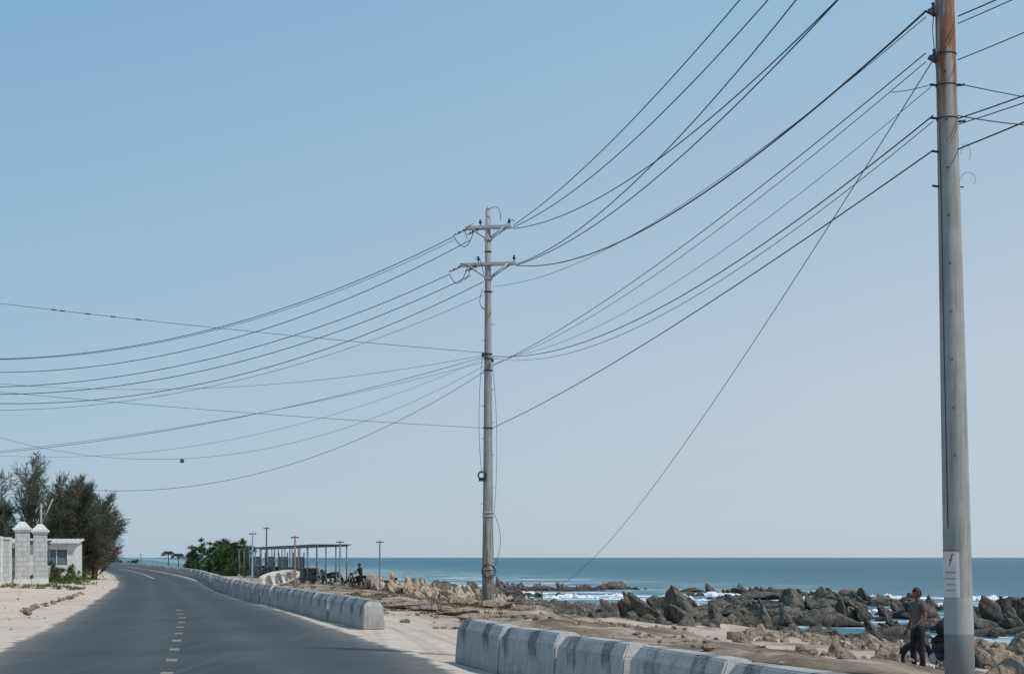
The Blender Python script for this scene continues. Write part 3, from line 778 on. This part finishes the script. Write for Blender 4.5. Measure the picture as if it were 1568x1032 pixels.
def spiky(name, cx, cy, z0, rx, ry_, rz, ncl, nleaf, ll, lw, mat, seed, trunk=True):
    r_ = np.random.RandomState(seed); root = empty(name, (cx, cy, z0)); P = []; Dd = []
    mb = MB()
    for i in range(ncl):
        v = r_.normal(size=3); v /= np.linalg.norm(v); v[2] = abs(v[2])*1.0-.12
        rr_ = r_.uniform(.72, 1.02)
        lump = 1+.16*math.sin(v[0]*7+seed)+.1*math.sin(v[1]*9)
        c = np.array([v[0]*rx*rr_*lump, v[1]*ry_*rr_, max(.15, v[2]*rz*rr_*lump)])
        if i % 5 == 0: mb.tube([(c[0]*.15, c[1]*.15, 0), (c[0]*.5, c[1]*.5, c[2]*.5), tuple(c)], [.09, .06, .04], M_bark, 5)
        for k in range(nleaf):
            d = r_.normal(size=3); d /= np.linalg.norm(d); d += v*.8; d[2] += .25
            P.append(c); Dd.append(d)
    mb.build("stems", parent=root); P = np.array(P)
    blades(P, np.array(Dd), r_.uniform(.6, 1, len(P))*ll, r_.uniform(.7, 1, len(P))*lw, "foliage", mat, root, .3)
spiky("pandanus_bush", -32.6, 154, -.1, 3.2, 2.6, 3.7, 180, 34, .8, .09, M_pan, 11)
spiky("pandanus_bush", -25.6, 131, -.1, 2.0, 1.8, 3.5, 100, 30, .7, .09, M_pan, 12)
spiky("pandanus_bush", -29.0, 146, -.1, 2.6, 2.2, 3.9, 110, 30, .8, .09, M_pan, 15)
def palm(x, y, h, seed):
    r_ = np.random.RandomState(seed); z0 = ground_z(x, y, False); root = empty("small_palm_tree", (x, y, z0)); mb = MB()
    mb.tube([(0, 0, 0), (.05, 0, h*.5), (.0, 0, h*.85)], [.10, .08, .07], M_bark, 8); mb.build("trunk", parent=root)
    P = []; D_ = []; L_ = []
    for i in range(16):
        a = r_.uniform(0, 6.28)
        for k in range(9):
            t = k/8; rad_ = t*.95; z = h*.85+math.sin(t*2.3)*.45-t*t*.6
            for s_ in (-1, 1):
                P.append((math.cos(a)*rad_, math.sin(a)*rad_, z)); D_.append((math.cos(a)*.6-s_*math.sin(a)*.6, math.sin(a)*.6+s_*math.cos(a)*.6, -.5)); L_.append(.5)
    blades(np.array(P), np.array(D_), np.array(L_), np.full(len(P), .11), "fronds", M_pan, root, .1)
palm(-55.6, 230, 2.9, 1); palm(-54.2, 231, 2.6, 2)
for i, (yy_, dx, h) in enumerate(((262, 8, 1.2), (292, 9, 1.5))):
    spiky("roadside_shrub", rc(yy_)+dx, yy_, -.1, 1.3, 1.2, h, 24, 24, .7, .1, M_pan, 31+i)
spiky("roadside_shrub", -29.9, 97, .1, .9, .9, .9, 26, 26, .45, .05, M_weed, 21)
spiky("roadside_shrub", -28.9, 93, .1, .8, .7, .7, 22, 26, .4, .05, M_weed, 22)
spiky("roadside_shrub", -27.9, 88.5, .1, .9, .8, 1.1, 34, 28, .45, .05, M_weed, 24)
spiky("roadside_shrub", -29.3, 89, .1, 1.0, .7, 1.5, 34, 28, .5, .05, M_cas, 23)

def tufts(name, pts, mat, hmin, hmax, nb=14, w=.02):
    P = []; Dd = []; Ln = []
    for (x, y) in pts:
        z = ground_z(x, y); h = rg.uniform(hmin, hmax)
        for k in range(nb):
            P.append((x+rg.normal()*.08, y+rg.normal()*.08, z-.02)); Dd.append((rg.normal()*.5, rg.normal()*.5, 1)); Ln.append(h*rg.uniform(.6, 1))
    blades(np.array(P), np.array(Dd), np.array(Ln), np.full(len(P), w), name, mat, None, .15)
pts = []
while len(pts) < 1300:
    Y = rg.uniform(38, 95); X = rc(Y)+rg.uniform(5.8, 15)
    if mnoise.noise(Vector((X*.25, Y*.2, 4))) > .0: pts.append((X, Y))
tufts("dry_scrub", pts, M_dry, .06, .22, 12, .03)
pts = []
while len(pts) < 380:
    Y = rg.uniform(70, 108); X = rl(Y)-rg.uniform(1.6, 8)
    if mnoise.noise(Vector((X*.3, Y*.25, 14))) > .0: pts.append((X, Y))
tufts("roadside_grass", pts, M_weed, .12, .4, 14, .035)

# ------------------------------------------------------------ boundary wall and gate
def wallmat():
    m, nt, N, L, b = newmat("white_block_wall")
    v = objc(nt)
    br = N.new("ShaderNodeTexBrick"); br.inputs["Scale"].default_value = 1.0
    br.inputs["Color1"].default_value = (.46, .47, .46, 1); br.inputs["Color2"].default_value = (.58, .58, .56, 1); br.inputs["Mortar"].default_value = (.33, .33, .33, 1)
    br.inputs["Brick Width"].default_value = .55; br.inputs["Row Height"].default_value = .27; br.inputs["Mortar Size"].default_value = .018
    mp = N.new("ShaderNodeMapping"); mp.inputs["Rotation"].default_value = (rad(90), 0, 0); L.new(v, mp.inputs[0])
    L.new(mp.outputs[0], br.inputs["Vector"])
    n1 = noise(nt, mapping(nt, v, (2, 2, .5)), 2, 7, .7)
    L.new(mixc(nt, maprange(nt, n1, .45, .7, 0, .45), br.outputs["Color"], (.30, .29, .27)), b.inputs["Base Color"])
    b.inputs["Roughness"].default_value = .9
    return m
M_wall = wallmat()
def wall(p, q, h, name="boundary_wall"):
    p, q = Vector(p), Vector(q); L_ = (q-p).length; mb = MB()
    mb.box((L_/2, 0, h/2), (L_, .2, h), M_wall); mb.box((L_/2, 0, h+.05), (L_+.02, .30, .10), M_white); mb.box((L_/2, 0, .15), (L_, .26, .3), M_white)
    n = int(L_/3)
    for i in range(n+1): mb.box((L_*i/n, 0, h/2+.06), (.34, .34, h+.14), M_white)
    mb.build(name, (p.x, p.y, 0), math.atan2(q.y-p.y, q.x-p.x), bevel=.01)
wall((-27.1, 76.5), (-22.2, 52), 2.55); wall((-22.2, 52), (-19.5, 40), 2.55)
def pillar(x, y, h, w):
    mb = MB()
    mb.box((0, 0, .2), (w+.14, w+.14, .4), M_white)
    mb.box((0, 0, (h-.5)/2+.2), (w, w, h-.5-.4), M_wall)
    zc = h-.5
    mb.box((0, 0, zc+.05), (w+.10, w+.10, .10), M_white); mb.box((0, 0, zc+.16), (w+.24, w+.24, .12), M_white)
    mb.box((0, 0, zc+.25), (w+.06, w+.06, .06), M_white); mb.box((0, 0, zc+.42), (w+.02, w+.02, .28), M_white, taper=.35)
    mb.build("gate_pillar", (x, y, .02), rad(15), bevel=.012)
pillar(-26.5, 77, 3.45, .72); pillar(-26.6, 80.2, 3.4, .72)
mb = MB(); mb.box((2.5, 0, .5), (5, .18, 1.0), M_wall); mb.box((2.5, 0, 1.03), (5.05, .24, .06), M_white)
mb.build("garden_wall", (-28.2, 85, 0), rad(100))

hs = empty("kiosk_house", (-31.2, 94, .1), rad(12))
mb = MB(); W, Dp, H = 5.0, 4.0, 2.5
mb.box((-W/2+.1, 0, H/2), (.2, Dp, H), M_bluew); mb.box((W/2-.1, 0, H/2), (.2, Dp, H), M_white); mb.box((0, Dp/2-.1, H/2), (W-.4, .2, H), M_bluew)
for x0, x1, z0, z1 in ((-2.3, -1.5, 0, H), (-.5, .6, 0, H), (1.9, 2.3, 0, H), (.6, 1.9, 0, 1.0), (.6, 1.9, 2.0, H), (-1.5, -.5, 2.1, H)):
    mb.box(((x0+x1)/2, -Dp/2+.1, (z0+z1)/2), (x1-x0, .2, z1-z0), M_white)
mb.build("walls", parent=hs)
mb = MB(); mb.box((1.25, -Dp/2+.12, 1.5), (1.3, .06, 1.0), M_grey); mb.box((1.25, -Dp/2+.06, 1.5), (.05, .06, 1.0), M_white); mb.build("window", parent=hs)
mb = MB(); mb.box((-1.0, -Dp/2+.12, 1.05), (1.0, .06, 2.1), M_grey); mb.box((-.62, -Dp/2+.07, 1.05), (.04, .06, .2), M_steel); mb.build("door", parent=hs)
mb = MB(); mb.box((0, -.1, H+.08), (W+.3, Dp+.6, .08), M_white, (.06, 0, 0))
for i in range(18): mb.box((-W/2-.1+i*.3, -.1, H+.135), (.05, Dp+.58, .03), M_steel, (.06, 0, 0))
mb.build("roof", parent=hs)
mb = MB(); mb.tube([(0, 0, 0), (0, 0, 5.0)], [.08, .06], M_pole, 10); mb.tube([(0, 0, 3.6), (.75, 0, 5.3)], [.05, .04], M_pole, 8)
mb.tube([(-.1, 0, 4.8), (.15, 0, 4.8)], .03, M_steel, 6); mb.torus((0, 0, 3.6), .09, .02, M_steel, 'Z', 12, 5)
mb.build("forked_post", (-29.8, 90.0, 0))
mb = MB()
for x in (0, 1.3):
    for y_ in (0, 1.8): mb.tube([(x, y_, 0), (x, y_, 2.5)], .035, M_grey, 8)
mb.box((.65, .9, 2.55), (1.6, 2.1, .06), M_dark, (.1, 0, 0))
mb.build("awning", (-30.2, 88, 0), rad(12))

# ------------------------------------------------------------ lamp posts
def lamp(x, y, top, mat, lean=0.0, name="lamp_post"):
    z0 = ground_z(x, y, False); h = top-z0; mb = MB()
    mb.tube([(0, 0, 0), (0, 0, .05), (0, 0, .06), (lean*h, 0, h-.12)], [.11, .11, .055, .042], mat, 10)
    t = Vector((lean*h, 0, h-.1))
    mb.tube([t+Vector((-.18, 0, 0)), t+Vector((.18, 0, 0))], .022, mat, 6)
    for s_ in (-1, 1): mb.box(t+Vector((s_*.15, 0, -.01)), (.17, .12, .06), M_dark, (0, s_*.15, 0), .8)
    mb.tube([t+Vector((0, 0, 0)), t+Vector((0, 0, .1))], [.045, .02], mat, 8)
    mb.build(name, (x, y, z0))
lamp(-15.9, 87, 3.15, M_blue, .01); lamp(-17.3, 100, 3.75, M_dark, .012); lamp(-11.9, 78, 2.8, M_rustp); lamp(-10.3, 85, 2.62, M_grey, .012); lamp(-7.9, 85, 2.62, M_grey)
lamp(rr(240)+3, 240, 2.2, M_dark); lamp(rr(280)+3, 280, 2.2, M_dark)

# ------------------------------------------------------------ open pavilion frame
pv = empty("beach_pavilion", (0, 0, 0))
mb = MB(); P0 = Vector((-10.0, 86, 0)); P1 = Vector((-21.6, 122, 0)); dv = (P1-P0).normalized(); nv = Vector((dv.y, -dv.x, 0)); LL = (P1-P0).length
ang = math.atan2(dv.y, dv.x); n = 12
for row in (-1.8, 0):
    for i in range(n):
        p = P0+dv*(LL*i/(n-1))+nv*row; z = ground_z(p.x, p.y, False)
        mb.tube([(p.x, p.y, z-.1), (p.x, p.y, 2.26)], .042, M_grey, 8)
        mb.box((p.x, p.y, z+.1), (.2, .2, .3), M_pole)
mb.build("columns", parent=pv)
mb = MB()
for row in (-1.8, 0):
    c_ = P0+dv*LL/2+nv*row; mb.box((c_.x, c_.y, 2.30), (LL+.8, .07, .08), M_grey, (0, 0, ang))
for i in range(24):
    p = P0+dv*(LL*i/23)+nv*(-.9); mb.box((p.x, p.y, 2.365), (2.4, .05, .05), M_dark, (0, 0, ang+math.pi/2))
mb.build("roof_frame", parent=pv)
mb = MB()
for z in (.2, .55):
    c_ = P0+dv*LL/2+nv*1.0; mb.box((c_.x, c_.y, z-.5), (LL, .05, .05), M_dark, (0, 0, ang))
for i in range(n): p = P0+dv*(LL*i/(n-1))+nv*1.0; mb.box((p.x, p.y, -.3), (.06, .06, .8), M_dark, (0, 0, ang))
mb.build("railing", parent=pv)
def chair(mb, mat):
    for u in (-.2, .2):
        for w in (-.2, .2): mb.tube([(u, w, 0), (u, w, .45 if w < 0 else .9)], .02, mat, 5)
    mb.box((0, 0, .45), (.44, .44, .04), mat); mb.box((0, .2, .75), (.42, .03, .25), mat)
for i in range(16):
    t = rg.uniform(.02, .75); p = P0+dv*LL*t+nv*rg.uniform(-2.0, .5)
    mb = MB(); chair(mb, random.choice([M_dark, M_dark, M_grey])); mb.build("beach_chair", (p.x, p.y, ground_z(p.x, p.y, False)), rg.uniform(0, 6))
for k, (t_, w_) in enumerate(((.30, 4.6), (.48, 4.2), (.66, 5.0), (.86, 4.8))):
    p = P0+dv*LL*t_+nv*(-.6)
    mb = MB(); mb.box((0, 0, .5), (w_, 1.0, 1.0), M_dark); mb.box((0, 0, 1.03), (w_+.2, 1.2, .06), M_bark); mb.box((0, .45, 1.45), (w_-.2, .06, .7), M_grey)
    for x in (-w_/2+.1, w_/2-.1): mb.tube([(x, .45, 1), (x, .45, 2.1)], .04, M_dark, 6)
    mb.build("snack_stall", (p.x, p.y, ground_z(p.x, p.y, False)), ang)
def boat(x, y, rz):
    bm = MB(); vs = []; n = 9; L_ = 2.4
    for i in range(n):
        t = i/(n-1); w = .5*math.sin(math.pi*(.12+.88*t))**.6*(1 if t < .98 else .2); X = (t-.5)*L_; sh = .12*abs(t-.5)*2
        for (u, z) in ((-1, .45+sh), (-.8, .15), (0, .0), (.8, .15), (1, .45+sh)): vs.append((X, u*w, z+.1))
    fs = [(i*5+k, i*5+k+1, (i+1)*5+k+1, (i+1)*5+k) for i in range(n-1) for k in range(4)]
    bm.add(vs, fs, M_white, True)
    for xx in (-.6, .0, .6): bm.box((xx, 0, .42), (.2, .9, .03), M_bark)
    o = bm.build("small_boat", (x, y, ground_z(x, y, False)+.15), rz); o.rotation_euler = (rad(50), rad(-12), rz)
    s_ = o.modifiers.new("solid", 'SOLIDIFY'); s_.thickness = .03
boat(-13.7, 84, rad(20))

# ------------------------------------------------------------ motorbikes
def motorbike(x, y, rz, body, stand_z=None):
    z = ground_z(x, y, False) if stand_z is None else stand_z; mb = MB()
    for wx in (-.62, .62):
        mb.torus((wx, 0, .29), .25, .045, M_rubber, 'Y', 28, 8); mb.torus((wx, 0, .29), .20, .012, M_steel, 'Y', 24, 5)
        for k in range(10):
            a = k*math.pi/5; mb.tube([(wx, 0, .29), (wx+.2*math.cos(a), 0, .29+.2*math.sin(a))], .004, M_steel, 4, False)
        mb.tube([(wx, -.06, .29), (wx, .06, .29)], .05, M_steel, 10)
    for s_ in (-.075, .075):
        mb.tube([(.62, s_, .29), (.42, s_, .88)], .022, M_steel, 6); mb.tube([(-.62, s_*1.3, .29), (-.15, s_*1.3, .36)], .02, M_dark, 6)
        mb.tube([(-.62, s_*1.5, .30), (-.42, s_*1.5, .68)], .028, M_steel, 8)
    mb.tube([(.40, 0, .92), (.30, 0, .62), (.10, 0, .38), (-.15, 0, .36)], [.05, .05, .045, .04], body, 8)
    mb.tube([(.08, 0, .55), (-.2, 0, .60), (-.55, 0, .66), (-.80, 0, .70)], [.10, .13, .12, .05], body, 10)
    mb.tube([(.12, 0, .70), (-.05, 0, .755), (-.35, 0, .775), (-.70, 0, .82)], [.05, .10, .11, .07], M_rubber, 10)
    mb.ball((.05, 0, .33), (.17, .12, .13), M_steel); mb.ball((-.08, 0, .40), (.14, .12, .12), M_dark)
    for s_ in (-1, 1):
        mb.box((.34, s_*.14, .55), (.10, .05, .46), body, (0, .35, 0), .8)
        mb.tube([(.42, 0, .93), (.38, s_*.2, .99), (.28, s_*.34, .98)], .016, M_dark, 6); mb.tube([(.30, s_*.30, .98), (.27, s_*.37, .975)], .025, M_rubber, 8)
        mb.tube([(.36, s_*.24, .98), (.38, s_*.28, 1.15)], .007, M_dark, 5); mb.ball((.38, s_*.29, 1.19), (.015, .06, .04), M_dark)
    mb.ball((.47, 0, .95), (.10, .11, .10), body); mb.ball((.53, 0, .95), (.05, .07, .07), M_ins)
    pts = [(.62+.32*math.cos(a), 0, .29+.32*math.sin(a)) for a in np.linspace(rad(20), rad(150), 9)]; mb.tube(pts, [.05]*9, body, 6)
    pts = [(-.62+.33*math.cos(a), 0, .29+.33*math.sin(a)) for a in np.linspace(rad(30), rad(190), 9)]; mb.tube(pts, [.05]*9, M_dark, 6)
    mb.tube([(.0, -.13, .26), (-.3, -.15, .24), (-.78, -.17, .34)], [.02, .035, .045], M_steel, 8)
    mb.box((-.84, 0, .66), (.05, .12, .08), M_red); mb.tube([(-.6, -.08, .78), (-.85, -.08, .82), (-.85, .08, .82), (-.6, .08, .78)], .012, M_steel, 6)
    mb.tube([(-.05, .1, .30), (-.12, .28, .0)], .015, M_dark, 5)
    return mb.build("motorbike", (x, y, z), rz)
motorbike(8.86, 29.6, rad(128), M_dark)
motorbike(-9.6, 88.5, rad(160), M_dark); motorbike(-7.7, 89, rad(20), M_dark); motorbike(-11.6, 90, rad(200), M_dark)
mb = MB(); mb.ball((0, 0, .17), (.25, .18, .20), M_rubber, 14, 9); mb.ball((.08, -.08, .27), (.15, .12, .12), M_dark, 12, 8); mb.tube([(-.15, 0, .3), (0, 0, .45), (.15, 0, .3)], .015, M_dark, 6)
mb.build("kit_bag", (8.98, 29.4, ground_z(8.86, 29.6, False)+.80), .4)

# ------------------------------------------------------------ people
def skin(name, verts, edges, radii, mat, parent, sub=2):
    me = bpy.data.meshes.new(name); me.from_pydata(verts, edges, []); me.update(); me.materials.append(mat)
    o = bpy.data.objects.new(name, me); scene.collection.objects.link(o); o.parent = parent
    md = o.modifiers.new("skin", 'SKIN'); md.use_smooth_shade = True
    sv = me.skin_vertices[0].data
    for i, r in enumerate(radii):
        sv[i].radius = r if isinstance(r, tuple) else (r, r); sv[i].use_root = (i == 0)
    s_ = o.modifiers.new("sub", 'SUBSURF'); s_.levels = sub; s_.render_levels = sub
    return o

def head(parent, c, yaw, pitch):
    bm = bmesh.new(); bmesh.ops.create_uvsphere(bm, u_segments=28, v_segments=20, radius=1)
    for v in bm.verts:
        x, y_, z = v.co
        X = x*.076; Y = y_*.095; Z = z*.118
        if z < 0: X *= 1+.28*z; Y *= 1+.12*z
        if y_ < -.4 and z < .35: Y += .006
        g = math.exp(-(x/.16)**2-((z+.12)/.2)**2)
        if y_ < 0: Y -= .026*g
        if y_ < 0: Y -= .007*math.exp(-(x/.35)**2-((z+.48)/.10)**2)
        if y_ < 0: Y += .007*(math.exp(-((abs(x)-.38)/.16)**2-((z-.02)/.10)**2))
        if y_ < 0: Y -= .008*math.exp(-(x/.3)**2-((z+.88)/.15)**2)
        v.co = (X, Y, Z)
    me = bpy.data.meshes.new("head"); bm.to_mesh(me); bm.free(); me.materials.append(M_skin)
    for p in me.polygons: p.use_smooth = True
    o = bpy.data.objects.new("head", me); scene.collection.objects.link(o); o.parent = parent; o.location = c; o.rotation_euler = (pitch, 0, yaw)
    mb = MB()
    for s_ in (-1, 1):
        mb.ball((s_*.080, .01, -.005), (.014, .022, .032), M_skin); mb.ball((s_*.03, -.083, .004), (.012, .009, .007), M_ins); mb.ball((s_*.03, -.090, .004), (.006, .005, .006), M_hair)
        mb.box((s_*.03, -.092, .028), (.03, .006, .006), M_hair)
    mb.build("face_details", parent=o)
    bm = bmesh.new(); bmesh.ops.create_uvsphere(bm, u_segments=28, v_segments=20, radius=1)
    def line(y_): return .42 if y_ < -.5 else (.42-(y_+.5)*1.0 if y_ < .4 else -.48)
    bmesh.ops.delete(bm, geom=[v for v in bm.verts if v.co.z < line(v.co.y)], context='VERTS')
    for v in bm.verts:
        n_ = 1+.04*mnoise.noise(v.co*5); v.co = Vector((v.co.x*.083*n_, v.co.y*.103*n_+.003, v.co.z*.127*n_+.002))
    me = bpy.data.meshes.new("hair"); bm.to_mesh(me); bm.free(); me.materials.append(M_hair)
    for p in me.polygons: p.use_smooth = True
    h = bpy.data.objects.new("hair", me); scene.collection.objects.link(h); h.parent = o
    sm = h.modifiers.new("s", 'SOLIDIFY'); sm.thickness = .008

def hand(parent, w, d, side, curl=.5):
    w, d, side = Vector(w), Vector(d).normalized(), Vector(side).normalized(); nrm = d.cross(side).normalized()
    skin("palm", [w[:], (w+d*.04)[:], (w+d*.085)[:]], [(0, 1), (1, 2)], [(.024, .02), (.036, .017), (.036, .014)], M_skin, parent, 1)
    for i, (off, L_) in enumerate(((.028, .070), (.010, .080), (-.008, .073), (-.026, .056))):
        b = w+d*.075+side*off; p1 = b+d*L_*.45; p2 = p1+(d*.8+nrm*curl).normalized()*L_*.35; p3 = p2+(d*.3+nrm).normalized()*L_*.28
        skin("finger_%d" % (i+1), [b[:], p1[:], p2[:], p3[:]], [(0, 1), (1, 2), (2, 3)], [.0095, .009, .0085, .007], M_skin, parent, 1)
    b = w+d*.025+side*.024; p1 = b+(d*.6+side*.8).normalized()*.04; p2 = p1+(d+nrm*.3).normalized()*.03
    skin("thumb", [b[:], p1[:], p2[:]], [(0, 1), (1, 2)], [.011, .010, .008], M_skin, parent, 1)

def person(name, loc, rz, J, shirt, trous, yaw=0, pitch=0):
    root = empty(name, loc, rz)
    g = lambda k: J[k]
    P_ = [g('pelvis'), g('waist'), g('hipL'), g('kneeL'), g('ankL'), g('hipR'), g('kneeR'), g('ankR')]
    skin("trousers", P_, [(0, 1), (0, 2), (2, 3), (3, 4), (0, 5), (5, 6), (6, 7)], [(.14, .11), (.14, .105), (.092, .095), .068, .050, (.092, .095), .068, .050], trous, root)
    for s_ in ('L', 'R'):
        a = Vector(g('ank'+s_)); t = Vector(g('toe'+s_)); k = Vector(g('knee'+s_)); dn = (a-k).normalized()
        heel = a+dn*.045+Vector((0, .03, 0))
        skin("shoe_"+s_, [(a+dn*.02)[:], heel[:], ((heel+t)/2)[:], t[:]], [(0, 1), (1, 2), (2, 3)], [.045, .042, .045, .036], M_rubber, root, 1)
    P_ = [g('belly'), g('chest'), g('neckb'), g('shL'), g('slvL'), g('shR'), g('slvR'), g('hem')]
    skin("shirt", P_, [(0, 1), (1, 2), (1, 3), (3, 4), (1, 5), (5, 6), (0, 7)], [(.145, .11), (.165, .12), (.065, .06), (.075, .07), .058, (.075, .07), .058, (.150, .118)], shirt, root)
    hc = Vector(g('head')); nb = Vector(g('neckb'))
    skin("neck", [(nb-Vector((0, 0, .03)))[:], ((nb*.4+hc*.6))[:]], [(0, 1)], [.058, .052], M_skin, root, 1)
    for s_ in ('L', 'R'):
        skin("arm_"+s_, [g('sh'+s_), g('elb'+s_), g('wr'+s_)], [(0, 1), (1, 2)], [.052, .042, .027], M_skin, root)
        e, w = Vector(g('elb'+s_)), Vector(g('wr'+s_)); d = (w-e).normalized(); sd = Vector((0, -1, 0))-d*Vector((0, -1, 0)).dot(d)
        hand(root, w[:], d[:], sd[:] if sd.length > .1 else (0, 0, 1))
    head(root, hc[:], yaw, pitch)
    return root
stand = dict(pelvis=(0, 0, .94), waist=(0, 0, 1.02), hem=(0, 0, .93), belly=(0, 0, 1.08), chest=(0, .0, 1.30), neckb=(0, -.015, 1.46),
    hipL=(-.10, 0, .86), kneeL=(-.11, -.05, .49), ankL=(-.11, .0, .10), toeL=(-.12, -.17, .03), hipR=(.10, 0, .86), kneeR=(.11, .0, .49), ankR=(.12, .05, .10), toeR=(.16, -.10, .03),
    shL=(-.185, 0, 1.41), slvL=(-.24, .02, 1.22), elbL=(-.26, .04, 1.12), wrL=(-.23, -.10, .88), shR=(.185, 0, 1.41), slvR=(.25, -.02, 1.24), elbR=(.28, -.02, 1.13), wrR=(.22, -.22, .98), head=(0, -.035, 1.62))
z_m = ground_z(8.25, 29, False)
person("standing_man", (8.28, 29.0, z_m), rad(-70), stand, M_shirt, M_trous, rad(-8), rad(12))
sit = dict(pelvis=(0, 0, .84), waist=(0, -.02, .92), hem=(0, 0, .86), belly=(0, -.03, .99), chest=(0, -.06, 1.20), neckb=(0, -.09, 1.36),
    hipL=(-.10, -.03, .82), kneeL=(-.19, -.42, .72), ankL=(-.18, -.33, .33), toeL=(-.18, -.50, .27), hipR=(.10, -.03, .82), kneeR=(.19, -.42, .72), ankR=(.18, -.33, .33), toeR=(.18, -.50, .27),
    shL=(-.18, -.07, 1.31), slvL=(-.23, -.17, 1.16), elbL=(-.26, -.25, 1.10), wrL=(-.27, -.46, 1.02), shR=(.18, -.07, 1.31), slvR=(.23, -.17, 1.16), elbR=(.26, -.25, 1.10), wrR=(.27, -.46, 1.02), head=(0, -.12, 1.52))
person("motorbike_rider", (-9.6+.22*math.cos(rad(160))*-1, 88.5, ground_z(-9.6, 88.5, False)), rad(160+90), sit, M_trous, M_trous, .2, 0)

mb = MB(); mb.tube([(0, 0, 0), (0, 0, .95)], .05, M_bark, 7); mb.torus((0, 0, .88), .06, .012, M_dark, 'Z', 10, 5); mb.build("wooden_stake", (2.1, 100, -1.72))

# ------------------------------------------------------------ light, sky, camera
EL, AZx, AZy = 52, 0.86, -0.50      # sun: to the right, behind camera
v = Vector((AZx, AZy, 0)).normalized()*math.cos(rad(EL)); v.z = math.sin(rad(EL))
sun = bpy.data.lights.new("sun", 'SUN'); sun.energy = 2.9; sun.angle = rad(.6); sun.color = (1.0, .935, .85)
so = bpy.data.objects.new("sun", sun); scene.collection.objects.link(so)
so.rotation_euler = v.to_track_quat('Z', 'Y').to_euler(); so.location = (20, -20, 30)
w = bpy.data.worlds.new("World"); scene.world = w; w.use_nodes = True
nt = w.node_tree; bg = nt.nodes["Background"]
sk = nt.nodes.new("ShaderNodeTexSky"); sk.sky_type = 'NISHITA'; sk.sun_disc = False
sk.sun_elevation = rad(EL); sk.sun_rotation = math.atan2(v.x, v.y); sk.air_density = 1.0; sk.dust_density = 0.6; sk.ozone_density = 1.5; sk.altitude = 0
# marine haze over the physical sky, thicker and paler on the sun's side
tc = nt.nodes.new("ShaderNodeTexCoord"); sp = nt.nodes.new("ShaderNodeSeparateXYZ"); nt.links.new(tc.outputs["Generated"], sp.inputs[0])
hzL = ramp(nt, sp.outputs[2], [(0.0, (.40, .535, .65)), (.10, (.37, .53, .67)), (.36, (.225, .44, .64)), (1.0, (.14, .28, .49))])
hzR = ramp(nt, sp.outputs[2], [(0.0, (.51, .595, .675)), (.12, (.52, .61, .71)), (.36, (.345, .53, .70)), (1.0, (.15, .29, .49))])
hz = mixc(nt, maprange(nt, sp.outputs[0], -.35, .32), hzL, hzR)
hz10 = mixc(nt, 1.0, hz, (10.0, 10.0, 10.0), 'MULTIPLY')
nt.links.new(mixc(nt, .88, sk.outputs[0], hz10), bg.inputs[0]); bg.inputs[1].default_value = 0.10

cam = bpy.data.cameras.new("camera"); co = bpy.data.objects.new("camera", cam); scene.collection.objects.link(co)
co.location = (0, 0, 1.6); co.rotation_euler = (rad(90), 0, 0); cam.lens = 50; cam.sensor_width = 36; cam.shift_y = .215
cam.clip_start = .1; cam.clip_end = 40000
scene.camera = co
scene.view_settings.view_transform = 'Standard'; scene.view_settings.look = 'None'; scene.view_settings.exposure = 0
